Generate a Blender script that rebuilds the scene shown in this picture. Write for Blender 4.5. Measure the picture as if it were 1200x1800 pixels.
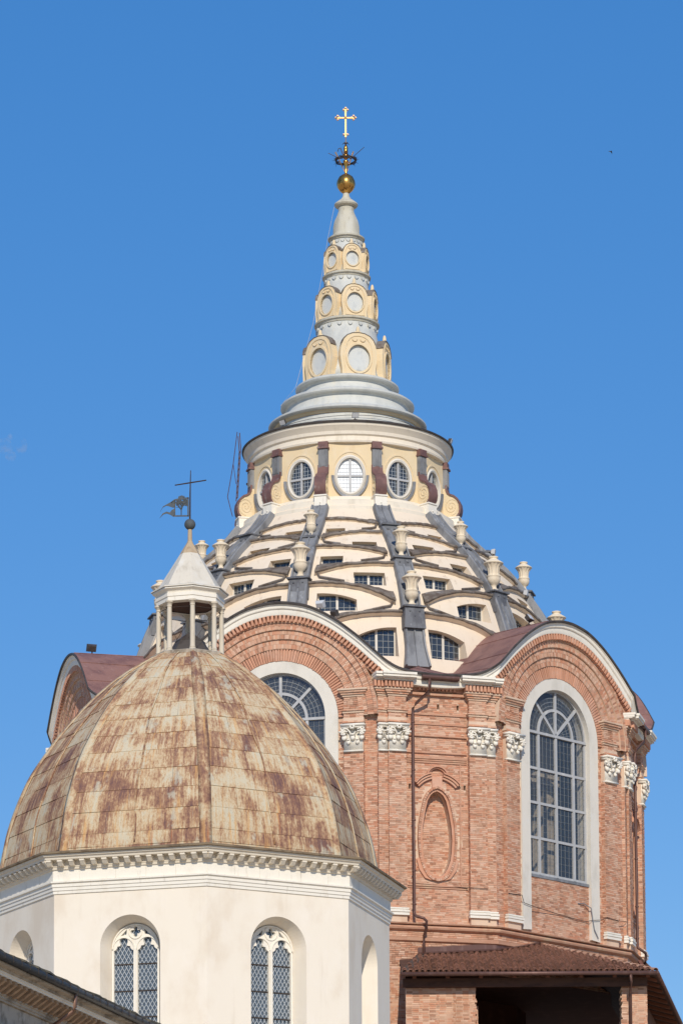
import bpy, math, random
from math import sin, cos, radians, pi, sqrt, atan2, hypot
from mathutils import Vector, Matrix
from mathutils.geometry import tessellate_polygon
random.seed(7)
scene = bpy.context.scene
for ob in list(bpy.data.objects): bpy.data.objects.remove(ob)
col = scene.collection

# ------------------------------------------------------------------ camera
TH, ROLL = radians(6.0), -0.006
F_PX, PY = 6235.0, 2029.675          # focal length and principal row for a 1200 x 1800 frame
cam_d = bpy.data.cameras.new('camera'); cam = bpy.data.objects.new('camera', cam_d); col.objects.link(cam)
cam_d.sensor_fit = 'VERTICAL'; cam_d.sensor_height = 36.0; cam_d.sensor_width = 24.0
cam_d.lens = F_PX * 36.0 / 1800.0
cam_d.shift_y = (PY - 900.0) / 1800.0
cam_d.clip_start = 1.0; cam_d.clip_end = 30000.0
_f = Vector((0, cos(TH), sin(TH))); _u0 = Vector((0, -sin(TH), cos(TH))); _r0 = Vector((1, 0, 0))
_r = _r0 * cos(ROLL) + _u0 * sin(ROLL); _u = _u0 * cos(ROLL) - _r0 * sin(ROLL)
M3 = Matrix((_r, _u, -_f)).transposed()
cam.matrix_world = Matrix.Translation((-0.47, -156.0, 1.7)) @ M3.to_4x4()
scene.camera = cam

# ------------------------------------------------------------------ sky, sun, exposure
SUN_AZ, SUN_EL = 3.0, 32.0           # bearing off the line from the building to the camera, and height above the horizon
world = bpy.data.worlds.new('World'); scene.world = world; world.use_nodes = True
wn = world.node_tree; bg = wn.nodes['Background']
sky = wn.nodes.new('ShaderNodeTexSky'); sky.sky_type = 'NISHITA'; sky.sun_disc = False
sky.sun_elevation = radians(SUN_EL); sky.sun_rotation = radians(180.0 - SUN_AZ)
sky.air_density = 1.0; sky.dust_density = 0.0; sky.ozone_density = 6.0; sky.altitude = 300.0
gam = wn.nodes.new('ShaderNodeGamma'); gam.inputs[1].default_value = 0.5          # camera-like tone response of the clear sky
hsv = wn.nodes.new('ShaderNodeHueSaturation'); hsv.inputs['Hue'].default_value = 0.514; hsv.inputs['Saturation'].default_value = 1.75; hsv.inputs['Value'].default_value = 2.4
wn.links.new(sky.outputs[0], gam.inputs[0]); wn.links.new(gam.outputs[0], hsv.inputs['Color']); wn.links.new(hsv.outputs[0], bg.inputs[0]); bg.inputs[1].default_value = 0.12
sun_d = bpy.data.lights.new('sun', 'SUN'); sun = bpy.data.objects.new('sun', sun_d); col.objects.link(sun)
sun_d.energy = 3.5; sun_d.angle = radians(0.5); sun_d.color = (1.0, 0.915, 0.785)
_s = Vector((sin(radians(SUN_AZ)) * cos(radians(SUN_EL)), -cos(radians(SUN_AZ)) * cos(radians(SUN_EL)), sin(radians(SUN_EL))))
sun.rotation_euler = _s.to_track_quat('Z', 'Y').to_euler(); sun.location = (-20, -80, 80)
scene.view_settings.view_transform = 'Standard'; scene.view_settings.look = 'None'
scene.view_settings.exposure = 0.0; scene.view_settings.gamma = 1.0; scene.view_settings.use_curve_mapping = False
scene.render.engine = 'CYCLES'

# ------------------------------------------------------------------ materials
def S(r, g, b):
    f = lambda c: ((c / 255.0) / 12.92) if c / 255.0 <= 0.04045 else ((c / 255.0 + 0.055) / 1.055) ** 2.4
    return (f(r), f(g), f(b), 1.0)

def mat(name, base, rough=0.85, metal=0.0, layers=(), island=None, objrand=0.0, bump=None, spec=0.3, coords='pos', streak=None):
    """layers: (colour, (sx,sy,sz), lo, hi, strength) noise-masked colour layers; island: list of colours picked per piece"""
    m = bpy.data.materials.new(name); m.use_nodes = True
    nt = m.node_tree; b = nt.nodes['Principled BSDF']
    b.inputs['Roughness'].default_value = rough; b.inputs['Metallic'].default_value = metal
    b.inputs['Specular IOR Level'].default_value = spec
    geo = nt.nodes.new('ShaderNodeNewGeometry')
    if coords == 'uv':
        src = nt.nodes.new('ShaderNodeUVMap').outputs[0]
    else:
        src = geo.outputs['Position']
    def noise(sc, detail=5.0, seed=0.0, rgh=0.6):
        mp = nt.nodes.new('ShaderNodeMapping'); nt.links.new(src, mp.inputs[0])
        mp.inputs['Scale'].default_value = sc; mp.inputs['Location'].default_value = (seed * 3.1, seed * 1.7, seed * 2.3)
        n = nt.nodes.new('ShaderNodeTexNoise'); n.inputs['Scale'].default_value = 1.0
        n.inputs['Detail'].default_value = detail; n.inputs['Roughness'].default_value = rgh
        nt.links.new(mp.outputs[0], n.inputs['Vector']); return n.outputs[0]
    def mix(fac, a, c, mode='MIX'):
        x = nt.nodes.new('ShaderNodeMix'); x.data_type = 'RGBA'; x.blend_type = mode
        if isinstance(fac, (int, float)): x.inputs[0].default_value = fac
        else: nt.links.new(fac, x.inputs[0])
        for v, i in ((a, 6), (c, 7)):
            if isinstance(v, (tuple, list)): x.inputs[i].default_value = v
            else: nt.links.new(v, x.inputs[i])
        return x.outputs[2]
    cur = base
    if island:
        r = nt.nodes.new('ShaderNodeValToRGB'); e = r.color_ramp; e.interpolation = 'CONSTANT'
        k = len(island)
        while len(e.elements) < k: e.elements.new(0.5)
        for i, c in enumerate(island): e.elements[i].position = i / k; e.elements[i].color = c
        nt.links.new(geo.outputs['Random Per Island'], r.inputs[0]); cur = r.outputs[0]
    if objrand:
        oi = nt.nodes.new('ShaderNodeObjectInfo'); hs = nt.nodes.new('ShaderNodeHueSaturation')
        mr = nt.nodes.new('ShaderNodeMapRange'); mr.inputs[3].default_value = 1 - objrand; mr.inputs[4].default_value = 1 + objrand
        nt.links.new(oi.outputs['Random'], mr.inputs[0]); nt.links.new(mr.outputs[0], hs.inputs['Value'])
        if isinstance(cur, tuple): hs.inputs['Color'].default_value = cur
        else: nt.links.new(cur, hs.inputs['Color'])
        cur = hs.outputs[0]
    for i, (c, sc, lo, hi, st) in enumerate(layers):
        n = noise(sc, 6.0, i + 1.0)
        mr = nt.nodes.new('ShaderNodeMapRange'); mr.inputs[1].default_value = lo; mr.inputs[2].default_value = hi
        mr.inputs[4].default_value = st; mr.interpolation_type = 'SMOOTHSTEP'
        nt.links.new(n, mr.inputs[0]); cur = mix(mr.outputs[0], cur, c)
    if isinstance(cur, tuple): b.inputs['Base Color'].default_value = cur
    else: nt.links.new(cur, b.inputs['Base Color'])
    if bump:
        sc, st, dist = bump
        bn = nt.nodes.new('ShaderNodeBump'); bn.inputs['Strength'].default_value = st; bn.inputs['Distance'].default_value = dist
        nt.links.new(noise((sc, sc, sc) if not isinstance(sc, tuple) else sc, 4.0, 9.0), bn.inputs['Height']); nt.links.new(bn.outputs[0], b.inputs['Normal'])
    m['_mix'] = 1
    return m

BRK = [S(208,161,133), S(202,150,122), S(214,172,144), S(198,157,131), S(218,180,154), S(194,137,108), S(206,165,139), S(208,153,123), S(184,142,117), S(212,172,148), S(170,124,100), S(201,144,115)]
M = {}
M['brick'] = mat('brick', S(185,125,100), 0.92, island=BRK, layers=[(S(212,184,160),(0.7,0.7,0.5),0.48,0.72,0.5),(S(164,118,90),(1.1,1.1,0.30),0.52,0.70,0.5),(S(222,206,188),(5,5,5),0.60,0.75,0.35),(S(120,88,70),(0.9,0.9,0.22),0.60,0.78,0.55)], bump=(60,0.35,0.01), spec=0.15)
M['mortar'] = mat('mortar', S(216,190,166), 0.95, layers=[(S(188,148,122),(1.2,1.2,0.6),0.45,0.7,0.6)], bump=(40,0.3,0.01), spec=0.1)
M['stone'] = mat('stone', S(228,217,198), 0.8, layers=[(S(196,184,164),(2.5,2.5,0.8),0.5,0.75,0.5),(S(172,162,148),(6,6,1.5),0.6,0.8,0.4)], bump=(30,0.15,0.01))
M['whitestone'] = mat('whitestone', S(236,229,215), 0.75, layers=[(S(212,200,180),(1.8,1.8,1.0),0.5,0.75,0.45),(S(170,160,146),(6,6,1.2),0.58,0.78,0.5)], bump=(30,0.12,0.01))
M['greystone'] = mat('greystone', S(222,215,202), 0.8, layers=[(S(200,193,180),(1.4,1.4,0.7),0.45,0.7,0.6),(S(222,220,214),(4,4,1.5),0.55,0.75,0.5)], bump=(25,0.15,0.01))
M['stucco'] = mat('stucco', S(230,213,190), 0.9, layers=[(S(220,198,170),(1.2,1.2,0.5),0.5,0.75,0.5),(S(234,220,200),(0.8,0.8,1.6),0.5,0.7,0.5),(S(182,160,136),(4,4,0.45),0.55,0.75,0.5)], bump=(18,0.12,0.01), spec=0.15)
M['ochre'] = mat('ochre_stucco', S(226,205,168), 0.9, layers=[(S(212,186,146),(2,2,0.8),0.5,0.75,0.5),(S(230,214,188),(1.5,1.5,1.5),0.5,0.7,0.45),(S(186,158,120),(5,5,1),0.62,0.8,0.4)], bump=(25,0.12,0.01), spec=0.15)
M['plaster'] = mat('plaster', S(239,228,210), 0.92, layers=[(S(224,208,186),(0.6,0.6,0.35),0.45,0.7,0.75),(S(242,232,217),(1.5,1.5,1.0),0.5,0.7,0.5),(S(204,188,164),(2.2,2.2,0.22),0.58,0.80,0.4)], bump=(14,0.12,0.01), spec=0.12)
M['lead'] = mat('lead', S(136,137,139), 0.6, 0.1, layers=[(S(102,102,104),(2,2,1.0),0.45,0.65,0.7),(S(178,180,182),(3,3,1.2),0.56,0.72,0.6),(S(206,206,206),(9,9,9),0.70,0.76,0.7)], bump=(9,0.25,0.03))
M['leaddark'] = mat('lead_dark', S(112,113,116), 0.6, 0.1, layers=[(S(82,82,86),(3,3,1.5),0.45,0.62,0.7),(S(172,172,172),(7,7,5),0.62,0.72,0.6)], bump=(9,0.25,0.03))
M['leadledge'] = mat('leadledge', S(128,118,108), 0.65, 0.1, layers=[(S(94,78,66),(3,3,3),0.42,0.62,0.75),(S(166,166,168),(2,2,4),0.56,0.72,0.6)], bump=(9,0.2,0.02))
M['palelead'] = mat('palelead', S(203,203,196), 0.65, 0.0, layers=[(S(182,184,180),(2.0,2.0,1.2),0.45,0.65,0.6),(S(212,204,184),(2.5,2.5,0.6),0.55,0.75,0.55),(S(150,150,144),(7,7,1.2),0.62,0.76,0.4)], bump=(9,0.15,0.02))
M['spirestone'] = mat('spirestone', S(196,190,172), 0.75, 0.0, layers=[(S(160,150,130),(5,5,0.8),0.5,0.7,0.6),(S(206,206,198),(2,2,1),0.5,0.7,0.5)], bump=(20,0.15,0.01))
M['copper'] = mat('oldcopper', S(148,110,100), 0.6, 0.05, layers=[(S(116,84,80),(1.2,1.2,1.2),0.42,0.66,0.7),(S(170,140,130),(6,6,0.6),0.58,0.74,0.6),(S(196,184,176),(9,9,1.0),0.70,0.8,0.5)], bump=(5,0.15,0.03))
M['coppercover'] = mat('copper_cover', S(124,92,86), 0.6, 0.05, layers=[(S(100,74,72),(2,2,2),0.45,0.6,0.7),(S(150,140,136),(4,4,2),0.56,0.7,0.6),(S(190,180,172),(12,12,12),0.68,0.76,0.6)], bump=(7,0.2,0.02))
M['dark_edge'] = mat('dark_edge', S(84,78,74), 0.6, 0.2, layers=[(S(60,52,48),(3,3,3),0.45,0.65,0.7)])
M['iron'] = mat('iron', S(74,64,58), 0.6, 0.5, layers=[(S(112,96,78),(14,14,14),0.5,0.7,0.6)])
M['verdigris'] = mat('verdigris', S(84,90,94), 0.7, 0.1, layers=[(S(108,106,98),(9,9,9),0.5,0.65,0.7),(S(74,78,72),(7,7,7),0.52,0.7,0.7)])
M['redsteel'] = mat('redsteel', S(92,66,64), 0.6, 0.1, layers=[(S(80,50,50),(6,6,6),0.5,0.7,0.6)])
M['pipe'] = mat('brownpipe', S(104,76,68), 0.45, 0.3, layers=[(S(136,108,98),(4,4,0.7),0.5,0.7,0.5)])
M['gold'] = mat('gold', S(206,156,84), 0.30, 0.9, layers=[(S(104,74,40),(7,7,1.6),0.48,0.62,0.8)])
M['goldlight'] = mat('goldlight', S(208,164,98), 0.45, 0.7, layers=[(S(150,108,60),(12,12,12),0.5,0.7,0.6)])
M['bar'] = mat('glazing_bar', S(178,178,178), 0.6, layers=[(S(206,204,200),(4,4,2),0.5,0.7,0.6)])
M['leading'] = mat('leading', S(196,202,206), 0.5, 0.1)
M['thinlead'] = mat('thin_leading', S(146,150,152), 0.6, 0.0)
M['disc'] = mat('panel_sheet', S(206,208,204), 0.6, 0.0, layers=[(S(178,182,182),(3,3,1.5),0.48,0.7,0.6)], bump=(6,0.15,0.02))
M['winframe'] = mat('winframe', S(214,208,196), 0.7)
M['tile'] = mat('clay_tile', S(150,108,90), 0.9, objrand=0.25, layers=[(S(96,74,64),(4,4,4),0.42,0.66,0.75),(S(158,110,92),(3,3,3),0.58,0.72,0.5)], bump=(30,0.3,0.01), spec=0.1)
M['tilecap'] = mat('tile_cap', S(176,136,112), 0.9, objrand=0.2, layers=[(S(206,186,166),(4,4,4),0.5,0.7,0.6)], bump=(30,0.3,0.01))
M['darkwood'] = mat('darkwood', S(92,66,54), 0.8, layers=[(S(66,48,42),(2,2,8),0.45,0.65,0.7)])
M['slate'] = mat('slate', S(86,82,72), 0.85, objrand=0.25, layers=[(S(120,112,92),(6,6,6),0.5,0.7,0.6)], bump=(20,0.3,0.01))
M['gutter'] = mat('gutter', S(58,60,62), 0.5, 0.3, layers=[(S(84,84,82),(3,3,3),0.5,0.7,0.5)])
M['weathered'] = mat('weathered_stone', S(186,174,156), 0.85, layers=[(S(112,100,86),(2,2,2),0.42,0.66,0.75),(S(206,198,184),(5,5,5),0.56,0.7,0.5)], bump=(20,0.25,0.01))
M['dark'] = mat('dark_interior', S(54,46,42), 0.9)  # dark colour stands in for the unlit space behind the windows
M['inner'] = mat('inner_stone', S(214,198,174), 0.9, layers=[(S(150,134,112),(1.5,1.5,1.5),0.45,0.65,0.6)])
M['ground'] = mat('paving', S(196,176,150), 0.9, layers=[(S(172,152,128),(0.3,0.3,0.3),0.4,0.7,0.7)])
M['camera'] = mat('camera_housing', S(196,196,196), 0.5)
M['black'] = mat('black_plastic', S(40,40,42), 0.5)
M['cable'] = mat('cable', S(64,56,52), 0.7)
M['whitepane'] = mat('white_pane', S(236,240,242), 0.25, spec=0.5)

def glass(name, tint, refl=0.28, rough=0.03, dust=0.0):
    m = bpy.data.materials.new(name); m.use_nodes = True; nt = m.node_tree
    for n in list(nt.nodes):
        if n.type != 'OUTPUT_MATERIAL': nt.nodes.remove(n)
    out = nt.nodes[0]
    tr = nt.nodes.new('ShaderNodeBsdfTransparent'); tr.inputs[0].default_value = tint
    gl = nt.nodes.new('ShaderNodeBsdfGlossy'); gl.inputs['Roughness'].default_value = rough; gl.inputs[0].default_value = (0.85, 0.9, 1, 1)
    geo = nt.nodes.new('ShaderNodeNewGeometry')
    n = nt.nodes.new('ShaderNodeTexNoise'); n.inputs['Scale'].default_value = 0.9; n.inputs['Detail'].default_value = 1
    nt.links.new(geo.outputs['Position'], n.inputs['Vector'])
    bp = nt.nodes.new('ShaderNodeBump'); bp.inputs['Strength'].default_value = 0.25; bp.inputs['Distance'].default_value = 0.05
    nt.links.new(n.outputs[0], bp.inputs['Height']); nt.links.new(bp.outputs[0], gl.inputs['Normal'])
    mx = nt.nodes.new('ShaderNodeMixShader'); mx.inputs[0].default_value = refl
    nt.links.new(tr.outputs[0], mx.inputs[1]); nt.links.new(gl.outputs[0], mx.inputs[2])
    df = nt.nodes.new('ShaderNodeBsdfDiffuse'); df.inputs[0].default_value = S(122,132,140); m2 = nt.nodes.new('ShaderNodeMixShader'); m2.inputs[0].default_value = dust      # film of dust on old glass
    nt.links.new(mx.outputs[0], m2.inputs[1]); nt.links.new(df.outputs[0], m2.inputs[2]); nt.links.new(m2.outputs[0], out.inputs[0])
    return m
M['glass'] = glass('window_glass', (0.88, 0.88, 0.88, 1), 0.08, 0.03, 0.17)
M['leadglass'] = glass('leaded_glass', (0.30, 0.36, 0.42, 1), 0.14, 0.15, 0.42)

def rust_material():
    m = bpy.data.materials.new('rusty_sheet'); m.use_nodes = True; nt = m.node_tree; b = nt.nodes['Principled BSDF']
    b.inputs['Roughness'].default_value = 0.8; b.inputs['Specular IOR Level'].default_value = 0.2
    uv = nt.nodes.new('ShaderNodeUVMap').outputs[0]; oi = nt.nodes.new('ShaderNodeObjectInfo').outputs['Random']
    def noise(sx, sy, seed, det=6, rg=0.65, dist=0.0):
        mp = nt.nodes.new('ShaderNodeMapping'); nt.links.new(uv, mp.inputs[0]); mp.inputs['Scale'].default_value = (sx, sy, 1); mp.inputs['Location'].default_value = (seed * 3.7, seed * 1.9, seed)
        n = nt.nodes.new('ShaderNodeTexNoise'); n.inputs['Scale'].default_value = 1; n.inputs['Detail'].default_value = det; n.inputs['Roughness'].default_value = rg; n.inputs['Distortion'].default_value = dist
        nt.links.new(mp.outputs[0], n.inputs['Vector']); return n.outputs[0]
    def ma(op, a, c):
        x = nt.nodes.new('ShaderNodeMath'); x.operation = op
        for v, i in ((a, 0), (c, 1)):
            if isinstance(v, (int, float)): x.inputs[i].default_value = v
            else: nt.links.new(v, x.inputs[i])
        return x.outputs[0]
    def ramp(fac, stops):
        r = nt.nodes.new('ShaderNodeValToRGB'); e = r.color_ramp
        while len(e.elements) < len(stops): e.elements.new(0.5)
        for k, (p, c) in enumerate(stops): e.elements[k].position = p; e.elements[k].color = c
        nt.links.new(fac, r.inputs[0]); return r.outputs[0]
    def mix(f, a, c):
        x = nt.nodes.new('ShaderNodeMix'); x.data_type = 'RGBA'; nt.links.new(f, x.inputs[0])
        for v, i in ((a, 6), (c, 7)):
            if isinstance(v, tuple): x.inputs[i].default_value = v
            else: nt.links.new(v, x.inputs[i])
        return x.outputs[2]
    def mask(n, lo, hi, st):
        mr = nt.nodes.new('ShaderNodeMapRange'); mr.interpolation_type = 'SMOOTHSTEP'; mr.inputs[1].default_value = lo; mr.inputs[2].default_value = hi; mr.inputs[4].default_value = st
        nt.links.new(n, mr.inputs[0]); return mr.outputs[0]
    n1, n2, n3 = noise(0.75, 0.6, 1, 5, 0.6, 0.3), noise(8.0, 0.7, 2, 6), noise(17, 7, 3, 4, 0.7)
    v = ma('ADD', ma('ADD', ma('MULTIPLY', n1, 0.95), ma('MULTIPLY', n2, 0.62)), ma('MULTIPLY', n3, 0.45))
    v = ma('ADD', v, ma('MULTIPLY', ma('SUBTRACT', oi, 0.5), 0.12))          # each sheet weathers on its own; mean about 0.82
    v = ma('SUBTRACT', v, 0.495)
    c = ramp(v, [(0.34, S(202,190,164)), (0.44, S(202,180,146)), (0.505, S(188,157,122)), (0.57, S(162,124,97)), (0.66, S(132,97,82)), (0.78, S(110,82,80))])
    c = mix(mask(noise(1.3, 0.8, 5, 4), 0.57, 0.66, 0.65), c, S(194,190,170))
    c = mix(mask(noise(6.0, 0.25, 6, 5), 0.55, 0.68, 0.75), c, S(210,162,104))
    c = mix(mask(noise(11.0, 0.22, 7, 5), 0.62, 0.70, 0.7), c, S(190,112,66))
    c = mix(mask(noise(13.0, 0.5, 8, 5), 0.60, 0.70, 0.55), c, S(222,208,178))
    c = mix(mask(noise(26, 16, 9, 3, 0.7), 0.58, 0.66, 0.45), c, S(112,84,64))
    nt.links.new(c, b.inputs['Base Color'])
    bn = nt.nodes.new('ShaderNodeBump'); bn.inputs['Strength'].default_value = 0.3; bn.inputs['Distance'].default_value = 0.02; nt.links.new(n2, bn.inputs['Height']); nt.links.new(bn.outputs[0], b.inputs['Normal'])
    return m
M['rust'] = rust_material()

# ------------------------------------------------------------------ mesh helpers
WM = {}
def wm(o): return WM[o.name] if o is not None else Matrix.Identity(4)
def setprops(o, label=None, cat=None, group=None, kind=None):
    if label: o['label'] = label
    if cat: o['category'] = cat
    if group: o['group'] = group
    if kind: o['kind'] = kind
    return o
def link(name, data, parent=None, matrix=None):
    o = bpy.data.objects.new(name, data); col.objects.link(o)
    mtx = matrix if matrix is not None else Matrix.Identity(4)
    WM[o.name] = mtx
    if parent is not None:
        o.parent = parent; o.matrix_parent_inverse = wm(parent).inverted()
    o.matrix_basis = mtx
    return o
def thing(name, label, cat, loc=(0, 0, 0), group=None):
    o = link(name, None, None, Matrix.Translation(loc)); o.empty_display_size = 0.5
    return setprops(o, label, cat, group)

class MB:
    def __init__(s): s.v = []; s.f = []; s.mi = []; s.cm = 0; s.uv = None
    def add(s, vs, fs):
        b = len(s.v); s.v.extend([tuple(p) for p in vs]); s.f.extend([tuple(b + i for i in f) for f in fs]); s.mi.extend([s.cm] * len(fs)); return s
    def quad(s, a, b, c, d): return s.add((a, b, c, d), ((0, 1, 2, 3),))
    def hexa(s, p):          # 8 corners: bottom 4 ccw, top 4 ccw
        return s.add(p, ((3, 2, 1, 0), (4, 5, 6, 7), (0, 1, 5, 4), (1, 2, 6, 5), (2, 3, 7, 6), (3, 0, 4, 7)))
    def box(s, fr, u0, u1, n0, n1, z0, z1):
        P = fr.P
        return s.hexa([P(u0, n1, z0), P(u1, n1, z0), P(u1, n0, z0), P(u0, n0, z0), P(u0, n1, z1), P(u1, n1, z1), P(u1, n0, z1), P(u0, n0, z1)])
    def grid(s, rows, closed=False, cap=False):   # rows of points -> quads
        b = len(s.v); n = len(rows[0])
        for r in rows: s.v.extend([tuple(p) for p in r])
        for i in range(len(rows) - 1):
            for j in range(n if closed else n - 1):
                j2 = (j + 1) % n
                s.f.append((b + i * n + j, b + i * n + j2, b + (i + 1) * n + j2, b + (i + 1) * n + j)); s.mi.append(s.cm)
        if cap:
            s.f.append(tuple(b + j for j in range(n))[::-1]); s.mi.append(s.cm)
            s.f.append(tuple(b + (len(rows) - 1) * n + j for j in range(n))); s.mi.append(s.cm)
        return s
    def lathe(s, prof, n=32, c=(0, 0), flute=None, a0=0.0):
        rows = []
        for k, (r, z) in enumerate(prof):
            row = []
            for i in range(n):
                a = a0 + 2 * pi * i / n; rr = r
                if flute and flute[0] <= k <= flute[1]: rr = r * (1 + flute[3] * cos(flute[2] * a))
                row.append((c[0] + rr * cos(a), c[1] + rr * sin(a), z))
            rows.append(row)
        return s.grid(rows, True, True)
    def tube(s, pts, r, n=8):
        pts = [Vector(p) for p in pts]; rows = []
        for i, p in enumerate(pts):
            d = (pts[min(i + 1, len(pts) - 1)] - pts[max(i - 1, 0)]).normalized()
            a = Vector((0, 0, 1)) if abs(d.z) < 0.9 else Vector((1, 0, 0))
            x = d.cross(a).normalized(); y = x.cross(d)
            rr = r[i] if isinstance(r, (list, tuple)) else r
            rows.append([p + x * rr * cos(2 * pi * k / n) + y * rr * sin(2 * pi * k / n) for k in range(n)])
        return s.grid(rows, True, True)
    def prism(s, poly, P, d0, d1):           # poly [(u,z)] extruded along P's second argument
        n = len(poly); a = [P(u, d0, z) for u, z in poly]; b = [P(u, d1, z) for u, z in poly]
        tri = tessellate_polygon([[Vector((u, z, 0)) for u, z in poly]])
        base = len(s.v); s.v.extend([tuple(p) for p in a + b])
        for t in tri:
            s.f.append((base + t[0], base + t[1], base + t[2])); s.mi.append(s.cm)
            s.f.append((base + n + t[2], base + n + t[1], base + n + t[0])); s.mi.append(s.cm)
        for i in range(n):
            j = (i + 1) % n; s.f.append((base + i, base + j, base + n + j, base + n + i)); s.mi.append(s.cm)
        return s
    def plate(s, outer, holes, P, d, depth=0.3, caps=True, rim=None):
        """flat wall at offset d with holes going back by depth; rim: extrude outer edge back by rim"""
        loops = [outer] + list(holes); flat = [q for l in loops for q in l]
        tri = tessellate_polygon([[Vector((u, z, 0)) for u, z in l] for l in loops])
        s.add([P(u, d, z) for u, z in flat], [tuple(t) for t in tri])
        for h in holes:
            n = len(h); s.grid([[P(u, d, z) for u, z in h], [P(u, d - depth, z) for u, z in h]], True)
            if caps: 
                t2 = tessellate_polygon([[Vector((u, z, 0)) for u, z in h]])
                s.add([P(u, d - depth, z) for u, z in h], [tuple(t) for t in t2])
        if rim: s.grid([[P(u, d, z) for u, z in outer], [P(u, d - rim, z) for u, z in outer]], True)
        return s
    def sphere(s, c, r, n=12, m=8, sc=(1, 1, 1), R=None):
        rows = []
        for i in range(m + 1):
            t = pi * i / m; row = []
            for k in range(n):
                q = Vector((r * sc[0] * sin(t) * cos(2 * pi * k / n), r * sc[1] * sin(t) * sin(2 * pi * k / n), r * sc[2] * cos(t)))
                if R is not None: q = R @ q
                row.append(Vector(c) + q)
            rows.append(row)
        return s.grid(rows, True)
    def mesh(s, name, mats, smooth=False):
        me = bpy.data.meshes.new(name); me.from_pydata(s.v, [], s.f)
        for m in (mats if isinstance(mats, (list, tuple)) else [mats]): me.materials.append(M[m] if isinstance(m, str) else m)
        if any(s.mi): me.polygons.foreach_set('material_index', s.mi)
        if smooth: me.polygons.foreach_set('use_smooth', [True] * len(me.polygons))
        me.update(); return me
    def build(s, name, mats, parent=None, smooth=False, kind=None, angle=None, recalc=True):
        me = s.mesh(name, mats, smooth)
        if recalc:
            import bmesh
            bm = bmesh.new(); bm.from_mesh(me)
            if smooth: bmesh.ops.remove_doubles(bm, verts=bm.verts, dist=1e-5)
            bmesh.ops.recalc_face_normals(bm, faces=bm.faces)
            if angle is not None:
                for e in bm.edges:
                    if len(e.link_faces) == 2 and e.calc_face_angle(0) > radians(angle): e.smooth = False
            bm.to_mesh(me); bm.free()
        o = link(name, me, parent)
        if kind: o['kind'] = kind
        return o

class Fr:
    """vertical wall frame: u to the right seen from outside, n outward, z up"""
    def __init__(s, phi, a, c=(0.0, 0.0)):
        p = radians(phi); s.n = Vector((sin(p), -cos(p), 0)); s.t = Vector((cos(p), sin(p), 0)); s.o = Vector((c[0], c[1], 0)) + s.n * a; s.phi = phi
    def P(s, u, n, z): return s.o + s.t * u + s.n * n + Vector((0, 0, z))
    def mat(s, u, n, z, rot=0.0, sc=(1, 1, 1)):
        R = Matrix((s.t, -s.n, Vector((0, 0, 1)))).transposed()     # local -y points outward
        R = R @ Matrix.Rotation(rot, 3, 'Y') @ Matrix.Diagonal(sc)
        return Matrix.Translation(s.P(u, n, z)) @ R.to_4x4()

def interp(x, xs, ys):
    if x <= xs[0]: return ys[0]
    for i in range(len(xs) - 1):
        if x <= xs[i + 1]:
            t = (x - xs[i]) / (xs[i + 1] - xs[i]); return ys[i] + t * (ys[i + 1] - ys[i])
    return ys[-1]
def spline(x, xs, ys):      # catmull-rom
    if x <= xs[0]: return ys[0]
    if x >= xs[-1]: return ys[-1]
    for i in range(len(xs) - 1):
        if x <= xs[i + 1]:
            h = xs[i + 1] - xs[i]; t = (x - xs[i]) / h
            m = lambda k: 0.0 if k == 0 or k == len(xs) - 1 else (ys[k + 1] - ys[k - 1]) / (xs[k + 1] - xs[k - 1])
            return (2*t**3-3*t*t+1)*ys[i] + (t**3-2*t*t+t)*h*m(i) + (-2*t**3+3*t*t)*ys[i+1] + (t**3-t*t)*h*m(i+1)

def inside(poly, x, y):
    r = False; j = len(poly) - 1
    for i in range(len(poly)):
        if (poly[i][1] > y) != (poly[j][1] > y) and x < (poly[j][0]-poly[i][0])*(y-poly[i][1])/(poly[j][1]-poly[i][1])+poly[i][0]: r = not r
        j = i
    return r

CH, ML = 0.078, 0.262
def bricks(mb, fr, u0, u1, z0, z1, n, ok=None, proud=0.014, cut=()):
    k = 0; z = z0
    while z < z1 - 0.02:
        zt = min(z + CH - 0.014, z1)
        u = u0 - (0.0 if k % 2 else ML * random.uniform(0.40, 0.60))
        j = k
        while u < u1 - 0.01:
            L = (0.25 if (j % 3) else 0.125) * random.uniform(0.93, 1.07)
            segs = [(max(u, u0), min(u + L, u1))]
            for hu, hz, hw_, hh in cut:          # leave put-log holes open
                if z < hz + hh and zt > hz: segs = [q for a, b in segs for q in ((a, min(b, hu - hw_)), (max(a, hu + hw_), b))]
            for a, b in segs:
                if b - a < 0.02 or (ok is not None and not ok(a, b, z, zt)): continue
                d = n + proud * random.uniform(0.55, 1.35); dz = random.uniform(-0.003, 0.003)
                P = fr.P; q = n - 0.004
                v = [P(a, q, z+dz), P(b, q, z+dz), P(b, q, zt+dz), P(a, q, zt+dz), P(a, d, z+dz), P(b, d, z+dz), P(b, d, zt+dz), P(a, d, zt+dz)]
                mb.add(v, ((4, 5, 6, 7), (0, 1, 5, 4), (1, 2, 6, 5), (2, 3, 7, 6), (3, 0, 4, 7)))
            u += L + 0.012; j += 1
        z += CH; k += 1

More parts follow.
